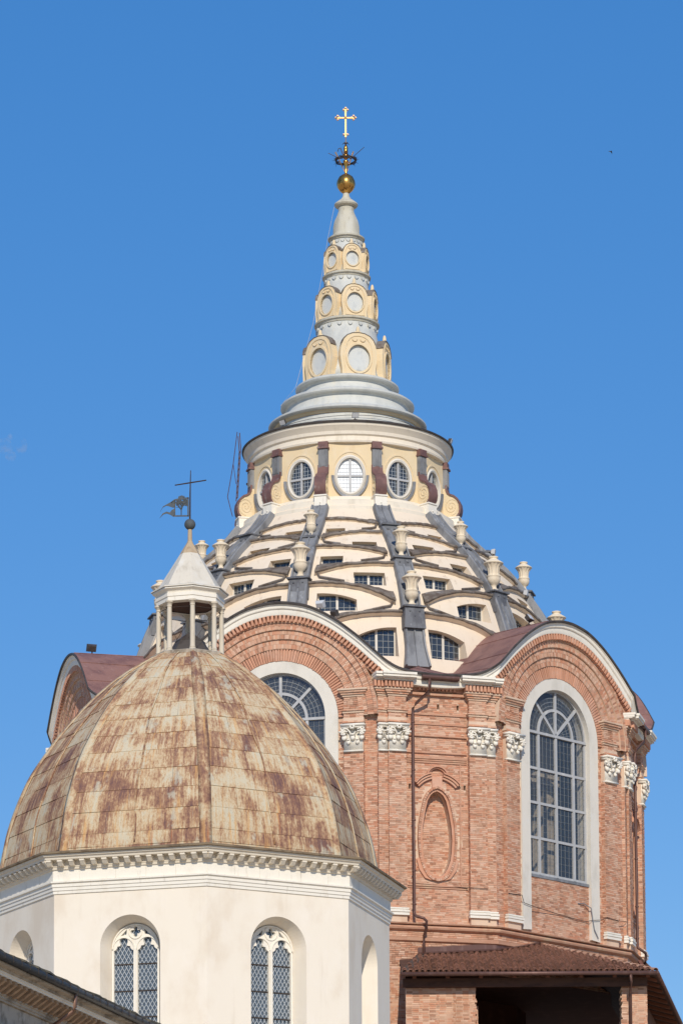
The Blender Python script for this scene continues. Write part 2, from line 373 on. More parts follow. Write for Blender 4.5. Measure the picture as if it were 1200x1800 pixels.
def arch_poly(hw, zs, zb, n=24, cu=0.0, rz=None):     # round-headed outline, ccw from bottom left
    rz = rz or hw
    return [(cu - hw, zb), (cu + hw, zb)] + [(cu + hw * cos(pi * i / n), zs + rz * sin(pi * i / n)) for i in range(n + 1)]
def ellipse(cu, cz, a, b, n=32): return [(cu + a * cos(2*pi*i/n), cz + b * sin(2*pi*i/n)) for i in range(n)]
def ring(mb, P, inner, outer, d0, d1):     # closed band between two matching loops, d0 back, d1 front
    n = len(inner)
    mb.grid([[P(u, d0, z) for u, z in outer], [P(u, d1, z) for u, z in outer], [P(u, d1, z) for u, z in inner], [P(u, d0, z) for u, z in inner]], True)

# ================================================================== SETTING
g = MB(); g.add([(-6000, -6000, 0), (6000, -6000, 0), (6000, 6000, 0), (-6000, 6000, 0)], ((0, 1, 2, 3),))
setprops(g.build('ground', 'ground'), kind='structure')

# ================================================================== CHAPEL (brick drum, stepped dome, spire)
chapel = thing('domed_chapel', 'red brick chapel with wavy gables, cream ribbed dome and tall tapering spire', 'chapel')
PSI = 16.2                       # bearing of the pier that faces the camera
AA, AP = 12.2, 12.65             # distance of the arch walls and pier walls from the axis
def halves(o): return ((AP + o) - (AA + o) * cos(radians(30))) / 0.5, ((AA + o) - (AP + o) * cos(radians(30))) / 0.5   # arch half, pier half
HA, HP = halves(0)
def poly12(o, k0=0, k1=12):
    pts = []
    for k in range(6):
        f = Fr(PSI + 60 * k, AP + o); h = halves(o)[1]
        pts += [f.P(-h, 0, 0), f.P(h, 0, 0)]
    return pts
def band(mb, prof):               # horizontal moulding all round: prof [(offset, z)]
    rows = []
    for o, z in prof: rows.append([p + Vector((0, 0, z)) for p in poly12(o)])
    return mb.grid(rows, True)
ARCH = [-13.8, 46.2, -73.8, 106.2, 166.2, 226.2]
PIER = [16.2, 76.2, -43.8, 136.2, 196.2, 256.2]
SPR = 34.9                        # springing of the arches
HT_T = [0, 0.10, 0.32, 0.55, 0.78, 0.945, 1.0, 1.18, 1.355, 1.67, 2.0]
HT_Z = [39.72, 39.70, 39.48, 38.95, 38.18, 37.52, 37.30, 36.95, 36.74, 36.60, 36.56]
def hood_z(t): return spline(abs(t), HT_T, HT_Z)
def hood_P(phi, t, o):            # plan position along one wave, t in -2..2
    ha, hp = halves(o)
    if abs(t) <= 1: p = Fr(phi, AA + o).P(t * ha, 0, 0)
    else:
        sgn = 1 if t > 0 else -1
        p = Fr(phi + 30 * sgn, AP + o).P(-sgn * hp * (2 - abs(t)), 0, 0)
    return p
TS = [-2 + 4 * i / 72 for i in range(73)]

# lower base, string course
b = MB(); band(b, [(-5.0, 0), (-5.0, 24.25), (0.10, 24.26), (0.10, 25.52)]); b.build('base_wall', mat('shade_brick', S(112,78,62), 0.95, layers=[(S(140,102,82),(2,2,2),0.5,0.7,0.5)], bump=(14,0.4,0.02)), chapel)  # brick darkened and wall set back so the lean-to void reads shaded
b = MB(); band(b, [(0.10, 25.50), (0.22, 25.56), (0.24, 25.70), (0.16, 25.72), (0.17, 25.95), (0.24, 25.97), (0.33, 26.02), (0.36, 26.09), (0.33, 26.16), (0.26, 26.19), (0.42, 26.21), (0.44, 26.25), (0.0, 26.34)])
b.build('string_course', mat('string_brick', S(196,152,126), 0.9, layers=[(S(178,126,100),(2,2,9),0.45,0.65,0.6),(S(204,178,146),(1.5,1.5,1.5),0.52,0.7,0.6),(S(150,108,86),(5,5,12),0.60,0.72,0.5)], bump=(25,0.4,0.02)), chapel)
for phi, a, h in [(16.2, AP + 0.10, HP), (46.2, AA + 0.10, HA)]:
    b = MB(); bricks(b, Fr(phi, a), -h - 0.03, h + 0.03, 25.725, 25.955, 0.068)
    bricks(b, Fr(phi, a), -h - 0.03, h + 0.03, 24.27, 25.5, 0.0); b.build('brickwork', 'brick', chapel, kind='stuff')

# ---- capitals and bases (shared meshes)
def capital_mesh(w):
    m = MB(); f = Fr(0, 0)                       # n outward = -y
    h = w / 2
    m.box(f, -h*0.94, h*0.94, -0.1, 0.10, 0.0, 0.06); m.box(f, -h*0.88, h*0.88, -0.1, 0.06, 0.06, 0.95)
    m.box(f, -h*1.10, h*1.10, -0.1, 0.20, 0.95, 1.03); m.box(f, -h*1.16, h*1.16, -0.1, 0.24, 1.03, 1.12)
    def leaf(u, z, r, dp, sx=1.0, sz=1.3, tilt=0.35):
        R = Matrix.Rotation(-tilt, 3, 'X')
        m.sphere(f.P(u, 0.04 + dp * 0.5, z), r, 10, 7, (sx, 0.75, sz), R)
        m.sphere(f.P(u, 0.05 + dp, z + r * 0.95), r * 0.62, 8, 6, (1.15, 0.9, 0.7))
    k = max(1, int(round(w / 0.33)))
    for i in range(k):                            # lower leaves
        u = (i + 0.5) / k * 2 * h * 0.86 - h * 0.86
        leaf(u, 0.40, 0.085, 0.10)
    for i in range(k + 1):                        # upper leaves
        u = (i / k * 2 - 1) * h * 0.84
        leaf(u, 0.58, 0.11, 0.13, 0.95, 1.2)
    for sx in (-1, 1):                            # corner volutes
        for q in range(14):
            t = q / 13; a = t * 2.2 * 2 * pi; r = 0.15 * (1 - t * 0.85)
            m.sphere(f.P(sx * (h * 0.92 - r * cos(a)), 0.20, 0.80 + r * sin(a)), 0.042, 6, 4)
        m.sphere(f.P(sx * h * 0.92, 0.13, 0.80), 0.135, 10, 6, (1, 0.7, 1))
        m.tube([f.P(sx * h * 0.15, 0.12, 0.55), f.P(sx * h * 0.25, 0.15, 0.78), f.P(sx * h * 0.5, 0.18, 0.91), f.P(sx * h * 0.9, 0.2, 0.93)], 0.035, 6)
    if k > 1:
        for q in range(6): m.sphere(f.P(0.07 * cos(q * pi / 3), 0.24, 0.99 + 0.07 * sin(q * pi / 3)), 0.05, 6, 4)
    return m.mesh('capital', 'whitestone', True)
CAPM = {}
def base_mesh(w):
    m = MB(); f = Fr(0, 0); h = w / 2
    for e, z0, z1 in [(0.10, 0, 0.10), (0.08, 0.10, 0.13), (0.12, 0.13, 0.21), (0.05, 0.21, 0.25), (0.08, 0.25, 0.31)]:
        m.box(f, -h - e * 0.7, h + e * 0.7, -0.1, e, z0, z1)
    return m.mesh('base', 'whitestone')
def pilaster(fr, uc, w, proud, near=True, top=36.0):
    """brick strip from the plinth to the corbel under the eaves, white base and capital"""
    b = MB(); b.box(fr, uc - w/2, uc + w/2, -0.2, proud, 26.3, top)
    for z0, z1, e in [(34.62, 34.70, 0.05), (34.70, 34.82, 0.03), (35.02, 35.10, 0.05), (35.10, 35.14, 0.09), (35.70, 35.78, 0.05), (35.78, 35.86, 0.10), (35.86, 35.95, 0.16), (35.95, 36.02, 0.22)]:
        b.box(fr, uc - w/2 - e, uc + w/2 + e, -0.2, proud + e, z0, z1)
    p = b.build('pilaster', 'mortar', chapel)
    if near:
        q = MB(); zr = [(26.6, 33.4), (34.82, 35.02), (35.14, 35.70), (34.52, 34.62)]
        side_r = Fr(fr.phi + 90, 0); side_r.o = fr.P(uc + w/2, proud, 0); side_l = Fr(fr.phi - 90, 0); side_l.o = fr.P(uc - w/2, proud, 0)
        for z0, z1 in zr:
            bricks(q, fr, uc - w/2, uc + w/2, z0, z1, proud)
            bricks(q, side_r, 0, proud, z0, z1, 0.0); bricks(q, side_l, -proud, 0, z0, z1, 0.0)
        for z0, z1, e in [(35.78, 35.86, 0.10), (35.86, 35.95, 0.16), (35.10, 35.14, 0.09), (34.62, 34.70, 0.05)]:
            bricks(q, fr, uc - w/2 - e, uc + w/2 + e, z0, z1, proud + e)
        q.build('brickwork', 'brick', p, kind='stuff')
    kw = round(w, 2)
    if kw not in CAPM: CAPM[kw] = (capital_mesh(w), base_mesh(w))
    link('capital', CAPM[kw][0], p, fr.mat(uc, proud, 33.38, 0, (1.07, 1.15, 1.02))); link('base', CAPM[kw][1], p, fr.mat(uc, proud, 26.58))
    return p

# dentil (shared): a brick on end
def brick_mesh(w, d, h, e=0.012):
    m = MB(); x, y, z = w/2, d/2, h/2
    m.v = [(-x, y, -z), (x, y, -z), (x, y, z), (-x, y, z), (-x+e, -y, -z+e), (x-e, -y, -z+e), (x-e, -y, z-e), (-x+e, -y, z-e), (-x, -y+e, -z), (x, -y+e, -z), (x, -y+e, z), (-x, -y+e, z)]
    m.f = [(0, 1, 2, 3), (7, 6, 5, 4), (8, 9, 1, 0), (9, 10, 2, 1), (10, 11, 3, 2), (11, 8, 0, 3), (4, 5, 9, 8), (5, 6, 10, 9), (6, 7, 11, 10), (7, 4, 8, 11)]
    m.mi = [0] * len(m.f); return m.mesh('brick', 'brick_piece')
M['brick_piece'] = mat('brick_piece', S(202,150,122), 0.92, objrand=0.14, layers=[(S(214,178,156),(0.9,0.9,0.9),0.48,0.7,0.55),(S(176,120,96),(4,4,4),0.55,0.75,0.5)], bump=(50,0.35,0.01), spec=0.15)
DENT = brick_mesh(0.105, 0.22, 0.26); VOUS = brick_mesh(0.085, 0.30, 0.50, 0.008); VOUS2 = brick_mesh(0.078, 0.30, 0.36, 0.008)

# ---- arch walls
def arch_bay(phi, near):
    fr = Fr(phi, AA)
    # gable wall with the big window opening
    top = [(t * HA, hood_z(t) - 0.30) for t in [1 - 2 * i / 40 for i in range(41)]]
    outer = [(-HA, 26.3), (HA, 26.3)] + top
    hole = arch_poly(2.44, SPR, 26.34, 28)
    w = MB(); holes = [hole]
    put = [(-3.05, 35.35), (3.05, 35.35)] if near else []
    holes += [[(u-.07, z), (u+.07, z), (u+.07, z+.2), (u-.07, z+.2)] for u, z in put]
    w.plate(outer, holes, fr.P, 0.0, 0.5, caps=False)
    wall = w.build('arch_wall', 'mortar', chapel)
    # brick infill under the window
    w = MB(); w.box(fr, -2.4, 2.4, -0.6, -0.08, 26.3, 28.75); inf = w.build('infill_wall', 'mortar', chapel)
    if near:
        q = MB(); bricks(q, fr, -1.95, 1.95, 26.34, 28.74, -0.08); q.build('brickwork', 'brick', inf, kind='stuff')
        def ok(a, b, z0, z1):
            for uu, zz in ((a, z0), (b, z0), (a, z1), (b, z1)):
                if zz > 36.4 and zz > hood_z(uu / HA) - 0.5: return False
                if abs(uu) < 2.46 and zz < SPR: return False
                if zz >= SPR and hypot(uu, zz - SPR) < 4.05: return False
            return True
        q = MB(); bricks(q, fr, -HA, HA, 26.36, 39.3, 0.0, ok, cut=[(pu, pz, .07, .2) for pu, pz in put]); q.build('brickwork', 'brick', wall, kind='stuff')
    # recessed orders of the archivolt
    core = MB()
    for r0, r1, d in [(2.50, 3.03, 0.04), (3.03, 3.42, 0.13), (3.42, 3.80, 0.21), (3.80, 4.08, 0.29), (4.08, 4.22, 0.35)]:
        ins = [(r0 * cos(pi*i/48), SPR + r0 * sin(pi*i/48)) for i in range(49)]; outs = [(r1 * cos(pi*i/48), SPR + r1 * sin(pi*i/48)) for i in range(49)]
        core.grid([[fr.P(u, -0.1, z) for u, z in outs], [fr.P(u, d, z) for u, z in outs], [fr.P(u, d, z) for u, z in ins], [fr.P(u, -0.1, z) for u, z in ins]], False)
    arch = core.build('brick_arch', 'mortar', chapel)
    if near:
        for r0, r1, me, step in [(2.50, 3.03, VOUS, 0.112)]:
            rm = (r0 + r1) / 2; n = int(pi * rm / step)
            for i in range(n):
                a = pi * (i + 0.5) / n; rr = rm + random.uniform(-0.012, 0.012)
                link('brick', me, arch, fr.mat(rr * cos(a), -0.05 + random.uniform(0, 0.02), SPR + rr * sin(a), pi/2 - a, (random.uniform(0.88, 1.08), 1, 1)))
        q = MB()
        for r0, r1, d in [(3.04, 3.41, 0.13), (3.43, 3.79, 0.21), (3.81, 4.07, 0.29), (4.085, 4.215, 0.35)]:
            n = int(pi * (r0 + r1) / 2 / 0.085)
            halfs = [(r0, (r0 + r1)/2 - .006), ((r0 + r1)/2 + .006, r1)] if r1 - r0 > 0.3 else [(r0, r1)]
            for hi, (ra, rb) in enumerate(halfs):
                for i in range(n):
                    a0 = pi * (i + 0.06 + 0.5 * (hi % 2) * 0.9) / n; a1 = pi * (i + 0.92 + 0.45 * (hi % 2)) / n
                    if a1 > pi: continue
                    dd = d + random.uniform(0.006, 0.02)
                    c = [(ra, a0), (ra, a1), (rb, a1), (rb, a0)]
                    v = [fr.P(r * cos(a), d - 0.01, SPR + r * sin(a)) for r, a in c] + [fr.P(r * cos(a), dd, SPR + r * sin(a)) for r, a in c]
                    q.add(v, ((4, 5, 6, 7), (0, 1, 5, 4), (1, 2, 6, 5), (2, 3, 7, 6), (3, 0, 4, 7)))
        q.build('brickwork', 'brick', arch, kind='stuff')
    # brick mouldings that follow the wavy eaves, with a row of dentils
    mo = MB(); prof = [(0.0, -0.92), (0.30, -0.90), (0.32, -0.80), (0.26, -0.78), (0.26, -0.70), (0.31, -0.68), (0.31, -0.45), (0.42, -0.44), (0.42, -0.38)]
    rows = [[hood_P(phi, t * 1.06, o) + Vector((0, 0, hood_z(t * 1.06) + dz)) for t in TS if abs(t) <= 1.02] for o, dz in prof]
    mo.grid(rows); mo.build('eaves_moulding', 'string', chapel)
    if near is not False and near != 0:
        last = None; acc = 0.0; n = 900
        for i in range(n + 1):
            t = -1.06 + 2.12 * i / n
            p = hood_P(phi, t, 0.36) + Vector((0, 0, hood_z(t) - 0.57))
            if last is not None: acc += (p - last).length
            last = p
            if acc >= 0.168:
                acc = 0.0; t2 = t + 0.004; d = (hood_P(phi, t2, 0.36) + Vector((0, 0, hood_z(t2) - 0.57)) - p).normalized()
                if abs(t) > 1: nv = Fr(phi + (30 if t > 0 else -30), 0).n
                else: nv = fr.n
                up = (-d).cross(-nv).normalized(); up = up if up.z > 0 else -up
                R = Matrix((d, -nv, up)).transposed()
                if R.determinant() < 0: R = Matrix((-d, -nv, up)).transposed()
                link('brick', DENT, wall, Matrix.Translation(p) @ R.to_4x4())
    # white stone hood that follows the wave, then the copper edge and the sheet roof behind it
    h = MB(); prof = [(0.0, -0.45), (0.46, -0.45), (0.48, -0.41), (0.49, -0.22), (0.54, -0.20), (0.56, -0.17), (0.57, -0.06), (0.61, -0.05), (0.62, -0.01), (0.30, 0.0)]
    h.grid([[hood_P(phi, t, o) + Vector((0, 0, hood_z(t) + dz)) for t in TS] for o, dz in prof]); h.build('arch_cornice', 'whitestone', chapel, smooth=True, angle=25)
    e = MB(); prof = [(0.55, -0.03), (0.68, -0.02), (0.70, 0.05), (0.66, 0.09), (0.50, 0.07)]
    e.grid([[hood_P(phi, t, o) + Vector((0, 0, hood_z(t) + dz)) for t in TS] for o, dz in prof]); e.build('roof_edge', 'dark_edge', chapel, smooth=True, angle=40)
    r = MB(); rows = []
    for j in range(9):
        o = 0.66 - 4.9 * j / 8
        rows.append([hood_P(phi, t, o) + Vector((0, 0, hood_z(t) + 0.085 + (0.66 - o) * (0.03 + 0.26 * max(0, abs(t) - 0.8)))) for t in TS])
    r.grid(rows); roof = r.build('gable_roof', 'copper', chapel, smooth=True, angle=40)
    s = MB()
    for t in [-1.9, -1.55, -1.2, -0.9, -0.6, -0.3, 0.0, 0.3, 0.6, 0.9, 1.2, 1.55, 1.9]:     # standing seams
        s.tube([hood_P(phi, t, 0.64 - 4.8 * j / 6) + Vector((0, 0, hood_z(t) + 0.095 + 4.8 * j / 6 * (0.03 + 0.26 * max(0, abs(t) - 0.8)))) for j in range(7)], 0.022, 5)
    s.build('seam', 'copper', roof)
    # grey stone window surround
    f = MB(); ins = arch_poly(1.95, SPR + 0.08, 26.45, 32); outs = arch_poly(2.50, SPR + 0.02, 26.40, 32)
    n = len(ins)
    P = fr.P
    def rows_for(lo):     # open path: skip bottom edge
        return [lo[1 + i] for i in range(n - 1)] + [lo[0]]
    a, bb = rows_for(ins), rows_for(outs)
    f.grid([[P(u, -0.3, z) for u, z in bb], [P(u, 0.08, z) for u, z in bb], [P(u, 0.08, z) for u, z in a], [P(u, -0.62, z) for u, z in a]])
    win = f.build('window', 'greystone', chapel)
    big_window(fr, win, near)
    return wall

def big_window(fr, win, near):
    d = -0.20; zb = 28.9; zs = SPR + 0.08; R = 1.95
    x = MB()
    x.box(fr, -2.0, 2.0, -0.62, 0.0 - 0.03, 28.74, 28.86)
    x.build('sill', 'lead', win)
    m = MB(); rails = [28.93, 30.45, 31.95, 33.42, 34.96]
    for z in rails: m.box(fr, -R, R, d - 0.03, d + (0.10 if z > 34.5 else 0.06), z - 0.055, z + 0.055)
    for u in (-1.13, 0.0, 1.13):
        m.box(fr, u - 0.06, u + 0.06, d - 0.035, d + 0.075, 28.9, 34.96)
    for u in (-R + 0.05, R - 0.05): m.box(fr, u - 0.05, u + 0.05, d - 0.035, d + 0.05, 28.9, 34.96)
    def spoke(a, r0, r1, w):
        c = [(r0 * cos(a) - w * sin(a), r0 * sin(a) + w * cos(a)), (r0 * cos(a) + w * sin(a), r0 * sin(a) - w * cos(a)), (r1 * cos(a) + w * sin(a), r1 * sin(a) - w * cos(a)), (r1 * cos(a) - w * sin(a), r1 * sin(a) + w * cos(a))]
        m.prism([(u, zs + z) for u, z in c], fr.P, d - 0.03, d + 0.06)
    for a in (pi/2, pi/4, 3*pi/4): spoke(a, 0.04, R, 0.06)
    for r0, r1 in ((1.05, 1.17), (1.88, 1.95)):
        m.grid([[fr.P(r * cos(pi*i/24), dd, zs + r * sin(pi*i/24)) for i in range(25)] for r, dd in ((r1, d - .03), (r1, d + .055), (r0, d + .055), (r0, d - .03))])
    m.build('glazing_bars', 'bar', win)
    # panes
    us = [-R + 0.09, -1.04, -0.06, 0.06]; cells = [(-R + 0.10, -1.19), (-1.07, -0.06), (0.06, 1.07), (1.19, R - 0.10)]
    for i in range(4):
        for (u0, u1) in cells:
            p = MB(); tl = random.uniform(-0.006, 0.006); t2 = random.uniform(-0.006, 0.006)
            p.add([fr.P(u0 - .02, d + tl, rails[i] + .03), fr.P(u1 + .02, d - tl, rails[i] + .03), fr.P(u1 + .02, d - tl + t2, rails[i+1] - .03), fr.P(u0 - .02, d + tl + t2, rails[i+1] - .03)], ((0, 1, 2, 3),))
            p.build('pane', 'glass', win)
    for r0, r1 in ((0.05, 1.08), (1.15, 1.90)):
        for k in range(4):
            a0, a1 = pi * k / 4 + 0.02, pi * (k + 1) / 4 - 0.02
            p = MB(); q = [(r0 * cos(a0 + (a1-a0)*i/8), zs + 0.03 + r0 * sin(a0 + (a1-a0)*i/8)) for i in range(9)]; q2 = [(r1 * cos(a0 + (a1-a0)*i/8), zs + r1 * sin(a0 + (a1-a0)*i/8)) for i in range(9)]
            p.grid([[fr.P(u, d, z) for u, z in q], [fr.P(u, d, z) for u, z in q2]]); p.build('pane', 'glass', win)
    if near:
        l = MB(); w = 0.0035
        for (u0, u1) in cells:
            k = 4 if u1 - u0 > 0.8 else 3
            for j in range(1, k):
                u = u0 + (u1 - u0) * j / k; l.box(fr, u - w, u + w, d + 0.004, d + 0.016, 28.95, 34.9)
        for i in range(4):
            for j in range(1, 5):
                z = rails[i] + (rails[i+1] - rails[i]) * j / 5; l.box(fr, -R + .1, R - .1, d + 0.004, d + 0.014, z - w, z + w)
        for r in (1.30, 1.47, 1.64, 0.55, 0.8):
            l.grid([[fr.P(rr * cos(pi*i/32), d + 0.012, zs + rr * sin(pi*i/32)) for i in range(33)] for rr in (r - 0.009, r + 0.009)])
        for k in range(1, 20):
            a = pi * k / 20; 
            l.grid([[fr.P(r * cos(a) - e * sin(a), d + 0.013, zs + r * sin(a) + e * cos(a)) for r in (0.3, 1.8)] for e in (-0.006, 0.006)])
        l.build('leading', 'thinlead', win)
M['string'] = bpy.data.materials['string_brick']
for i, phi in enumerate(ARCH):
    arch_bay(phi, 1 if i < 3 else 0)

# ---- piers with niche, pilasters
def niche_outline(k=1.0, add=0.0, n=9):
    zt = [28.28, 28.32, 28.45, 28.65, 28.95, 29.25, 29.85, 30.35, 30.95, 31.45, 31.68, 31.80, 31.85]; ht = [0.0, 0.18, 0.33, 0.45, 0.56, 0.61, 0.65, 0.62, 0.52, 0.40, 0.27, 0.13, 0.0]
    R = [(h, z) for h, z in zip(ht, zt)]; L = [(-h, z) for h, z in zip(ht, zt)][1:-1][::-1]
    pts = R + L; c = (0.0, 30.0); out = []
    m = len(pts)
    for i in range(m):
        a, bq = Vector(pts[i - 1]), Vector(pts[(i + 1) % m]); t = (bq - a).normalized(); nn = Vector((t.y, -t.x))
        out.append((pts[i][0] + nn.x * add, pts[i][1] + nn.y * add))
    return out
def pier_bay(phi, near):
    fr = Fr(phi, AP); HPl = HP
    hole = niche_outline()
    holes = [hole]; put = [(0.10, 35.3), (0.95, 35.3), (-1.15, 31.9), (1.22, 31.95)] if near else []
    holes += [[(u-.05, z), (u+.05, z), (u+.05, z+.22), (u-.05, z+.22)] for u, z in put]
    w = MB(); w.plate([(-HPl, 26.3), (HPl, 26.3), (HPl, 36.3), (-HPl, 36.3)], holes, fr.P, 0.0, 0.42, caps=True)
    wall = w.build('pier_wall', 'mortar', chapel)
    band_ = niche_outline(add=0.21)
    if near:
        def ok(a, b, z0, z1):
            for uu, zz in ((a, z0), (b, z0), (a, z1), (b, z1)):
                if inside(band_, uu, zz): return False
            return not (a < 0 < b and inside(band_, 0, (z0 + z1) / 2))
        q = MB(); bricks(q, fr, -HPl, HPl, 26.36, 36.0, 0.0, ok, cut=[(pu, pz, .05, .22) for pu, pz in put])
        bricks(q, fr, -0.7, 0.7, 28.25, 31.9, -0.42, lambda a, b, z0, z1: inside(hole, (a+b)/2, (z0+z1)/2))
        q.build('brickwork', 'brick', wall, kind='stuff')
    # moulded surround of the niche
    s = MB(); i0, o0 = niche_outline(), niche_outline(add=0.20); mid = niche_outline(add=0.13)
    s.grid([[fr.P(u, -0.02, z) for u, z in o0], [fr.P(u, 0.12, z) for u, z in o0], [fr.P(u, 0.13, z) for u, z in mid], [fr.P(u, 0.05, z) for u, z in niche_outline(add=0.10)], [fr.P(u, 0.05, z) for u, z in i0], [fr.P(u, -0.1, z) for u, z in i0]], True)
    sur = s.build('niche_surround', 'brick_piece', chapel)
    if near:
        q = MB(); L = len(o0)
        for i in range(L):
            p0, p1, r0, r1 = Vector(i0[i]), Vector(i0[(i+1) % L]), Vector(o0[i]), Vector(o0[(i+1) % L]); k = max(1, int((r1 - r0).length / 0.085))
            for j in range(k):
                ta, tb = (j + 0.08) / k, (j + 0.92) / k
                c = [p0.lerp(p1, ta).lerp(r0.lerp(r1, ta), .52), p0.lerp(p1, tb).lerp(r0.lerp(r1, tb), .52), r0.lerp(r1, tb), r0.lerp(r1, ta)]
                v = [fr.P(x.x, 0.10, x.y) for x in c] + [fr.P(x.x, 0.145, x.y) for x in c]
                q.add(v, ((4, 5, 6, 7), (0, 1, 5, 4), (1, 2, 6, 5), (2, 3, 7, 6), (3, 0, 4, 7)))
        q.build('brickwork', 'brick', sur, kind='stuff')
    # ears at the foot, broken pediment above
    for sg in (-1, 1):
        pm = MB(); pm.prism([(sg*.28, 28.12), (sg*.55, 28.20), (sg*.80, 28.55), (sg*.90, 28.95), (sg*.80, 29.05), (sg*.66, 28.70), (sg*.45, 28.42), (sg*.28, 28.32)], fr.P, -0.02, 0.10); pm.build('niche_ear', 'brick_piece', chapel); pm = MB()
        for r0, r1, d in [(1.02, 1.10, 0.14), (1.12, 1.20, 0.20), (1.22, 1.28, 0.26)]:
            n = 10; pts = [(r * sin(sg * (0.22 + 0.66 * i / n)), 31.35 + r * cos(sg * (0.22 + 0.66 * i / n))) for r in (r0,) for i in range(n + 1)]
            pts2 = [(r1 * sin(sg * (0.22 + 0.66 * i / n)), 31.35 + r1 * cos(sg * (0.22 + 0.66 * i / n))) for i in range(n + 1)]
            pm.grid([[fr.P(u, -0.02, z) for u, z in pts], [fr.P(u, d, z) for u, z in pts], [fr.P(u, d, z) for u, z in pts2], [fr.P(u, -0.02, z) for u, z in pts2]])
            for e in (0, n): pm.add([fr.P(*pts[e][:1], -0.02, pts[e][1]), fr.P(pts[e][0], d, pts[e][1]), fr.P(pts2[e][0], d, pts2[e][1]), fr.P(pts2[e][0], -0.02, pts2[e][1])], ((0, 1, 2, 3),))
        pm.build('pediment_scroll', 'brick_piece', chapel)
    pm = MB()
    for r0, r1, d in [(0.36, 0.42, 0.12), (0.42, 0.48, 0.20)]:
        n = 14; A = [radians(18 + 144 * i / n) for i in range(n + 1)]
        pm.grid([[fr.P(r * cos(a), dd, 32.42 + r * sin(a)) for a in A] for r, dd in ((r0, -.02), (r0, d), (r1, d), (r1, -.02))])
    pm.build('pediment_arch', 'brick_piece', chapel)
    pm = MB(); pm.box(fr, -0.22, 0.22, -0.02, 0.10, 31.98, 32.45); pm.build('keystone', 'brick_piece', chapel)
    fm = MB()       # raised frame lines of the panel
    for z0, z1, d in [(33.02, 33.08, 0.05), (33.10, 33.16, 0.08), (33.18, 33.30, 0.11), (34.12, 34.17, 0.10), (34.62, 34.70, 0.06), (35.02, 35.10, 0.07), (33.42, 33.48, 0.08), (27.78, 27.83, 0.05), (27.86, 27.92, 0.08)]:
        fm.box(fr, -1.30, 1.30, -0.02, d, z0, z1)
    for u in (-1.02, 1.02): fm.box(fr, u - .03, u + .03, -0.02, 0.045, 27.95, 33.0)
    fm.build('panel_frame', 'string', chapel)
    # pilasters: two on the pier, two on the flanking arch walls at each side
    for sg in (-1, 1):
        pilaster(fr, sg * 1.74, 0.74, 0.24, near)
        fa = Fr(phi + 30 * sg, AA)
        pilaster(fr, sg * 2.32, 0.40, 0.13, near); pilaster(fa, -sg * 3.18, 0.82, 0.20, near, top=34.95)
        # white cornice slab above
        c = MB()
        for e, z0, z1 in [(0.30, 36.30, 36.36), (0.46, 36.36, 36.40), (0.55, 36.40, 36.50), (0.60, 36.50, 36.60)]:
            c.box(fr, sg * 1.70 - 0.50 - e * 0.5, sg * 1.70 + 0.50 + e * 0.25, -0.1, 0.24 + e, z0, z1)
            c.box(fr, sg * 2.34 - 0.30, sg * 2.34 + 0.30 + e * 0.2, -0.1, 0.10 + e, z0 + 0.003, z1 - 0.004) if sg > 0 else c.box(fr, sg * 2.34 - 0.30 - e * 0.2, sg * 2.34 + 0.30, -0.1, 0.10 + e, z0 + 0.003, z1 - 0.004)
        c.build('cornice_slab', 'whitestone', chapel)
        # corbel moulding + dentils on each pilaster head
        for f_, uc, wd, pr in ((fr, sg * 1.74, 0.74, 0.24), (fr, sg * 2.34, 0.40, 0.13)):
            if near:
                k = int((wd + 0.44) / 0.165)
                for j in range(k + 1): link('brick', DENT, wall, f_.mat(uc + (j / k - 0.5) * (wd + 0.36), pr + 0.20, 36.16))
            m = MB(); m.box(f_, uc - wd/2 - .18, uc + wd/2 + .18, -0.1, pr + 0.16, 36.02, 36.32); m.build('corbel', 'string', chapel)
    if near:
        for j in range(10): link('brick', DENT, wall, fr.mat(-0.75 + j * 0.167, 0.12, 36.16))
    m = MB(); m.box(fr, -1.2, 1.2, -0.1, 0.10, 36.0, 36.34); m.box(fr, -1.2, 1.2, -0.1, 0.16, 35.84, 35.94); m.build('corbel', 'string', chapel)
    gt = MB(); gt.box(fr, -0.78, 0.78, 0.1, 0.62, 36.36, 36.44); gt.tube([fr.P(-0.80, 0.70, 36.46), fr.P(0.80, 0.70, 36.46)], 0.10, 10); gt.build('gutter', 'pipe', chapel)
for i, phi in enumerate(PIER): pier_bay(phi, 1 if i < 2 else 0)

# interior wall glimpsed through the big windows
for phi in ARCH[:2]:
    f = Fr(phi, AA - 3.2); m = MB()
    m.plate([(-3.4, 26.6), (3.4, 26.6), (3.4, 36.9), (-3.4, 36.9)], [arch_poly(1.5, 32.6, 27.2, 20, cu=1.4), arch_poly(0.9, 35.4, 34.2, 14, cu=-1.6)], f.P, 0.0, 0.8, caps=False)
    for z in (34.0, 33.7): m.box(f, -3.4, 3.4, -0.05, 0.35, z, z + 0.16)
    m.build('inner_wall', 'inner', chapel)
m = MB(); m.lathe([(8.2, 26.4), (8.2, 40.5)], 48); m.lathe([(12.1, 26.42), (8.3, 26.42), (8.3, 26.40)], 12); m.build('shade_core', 'dark', chapel)

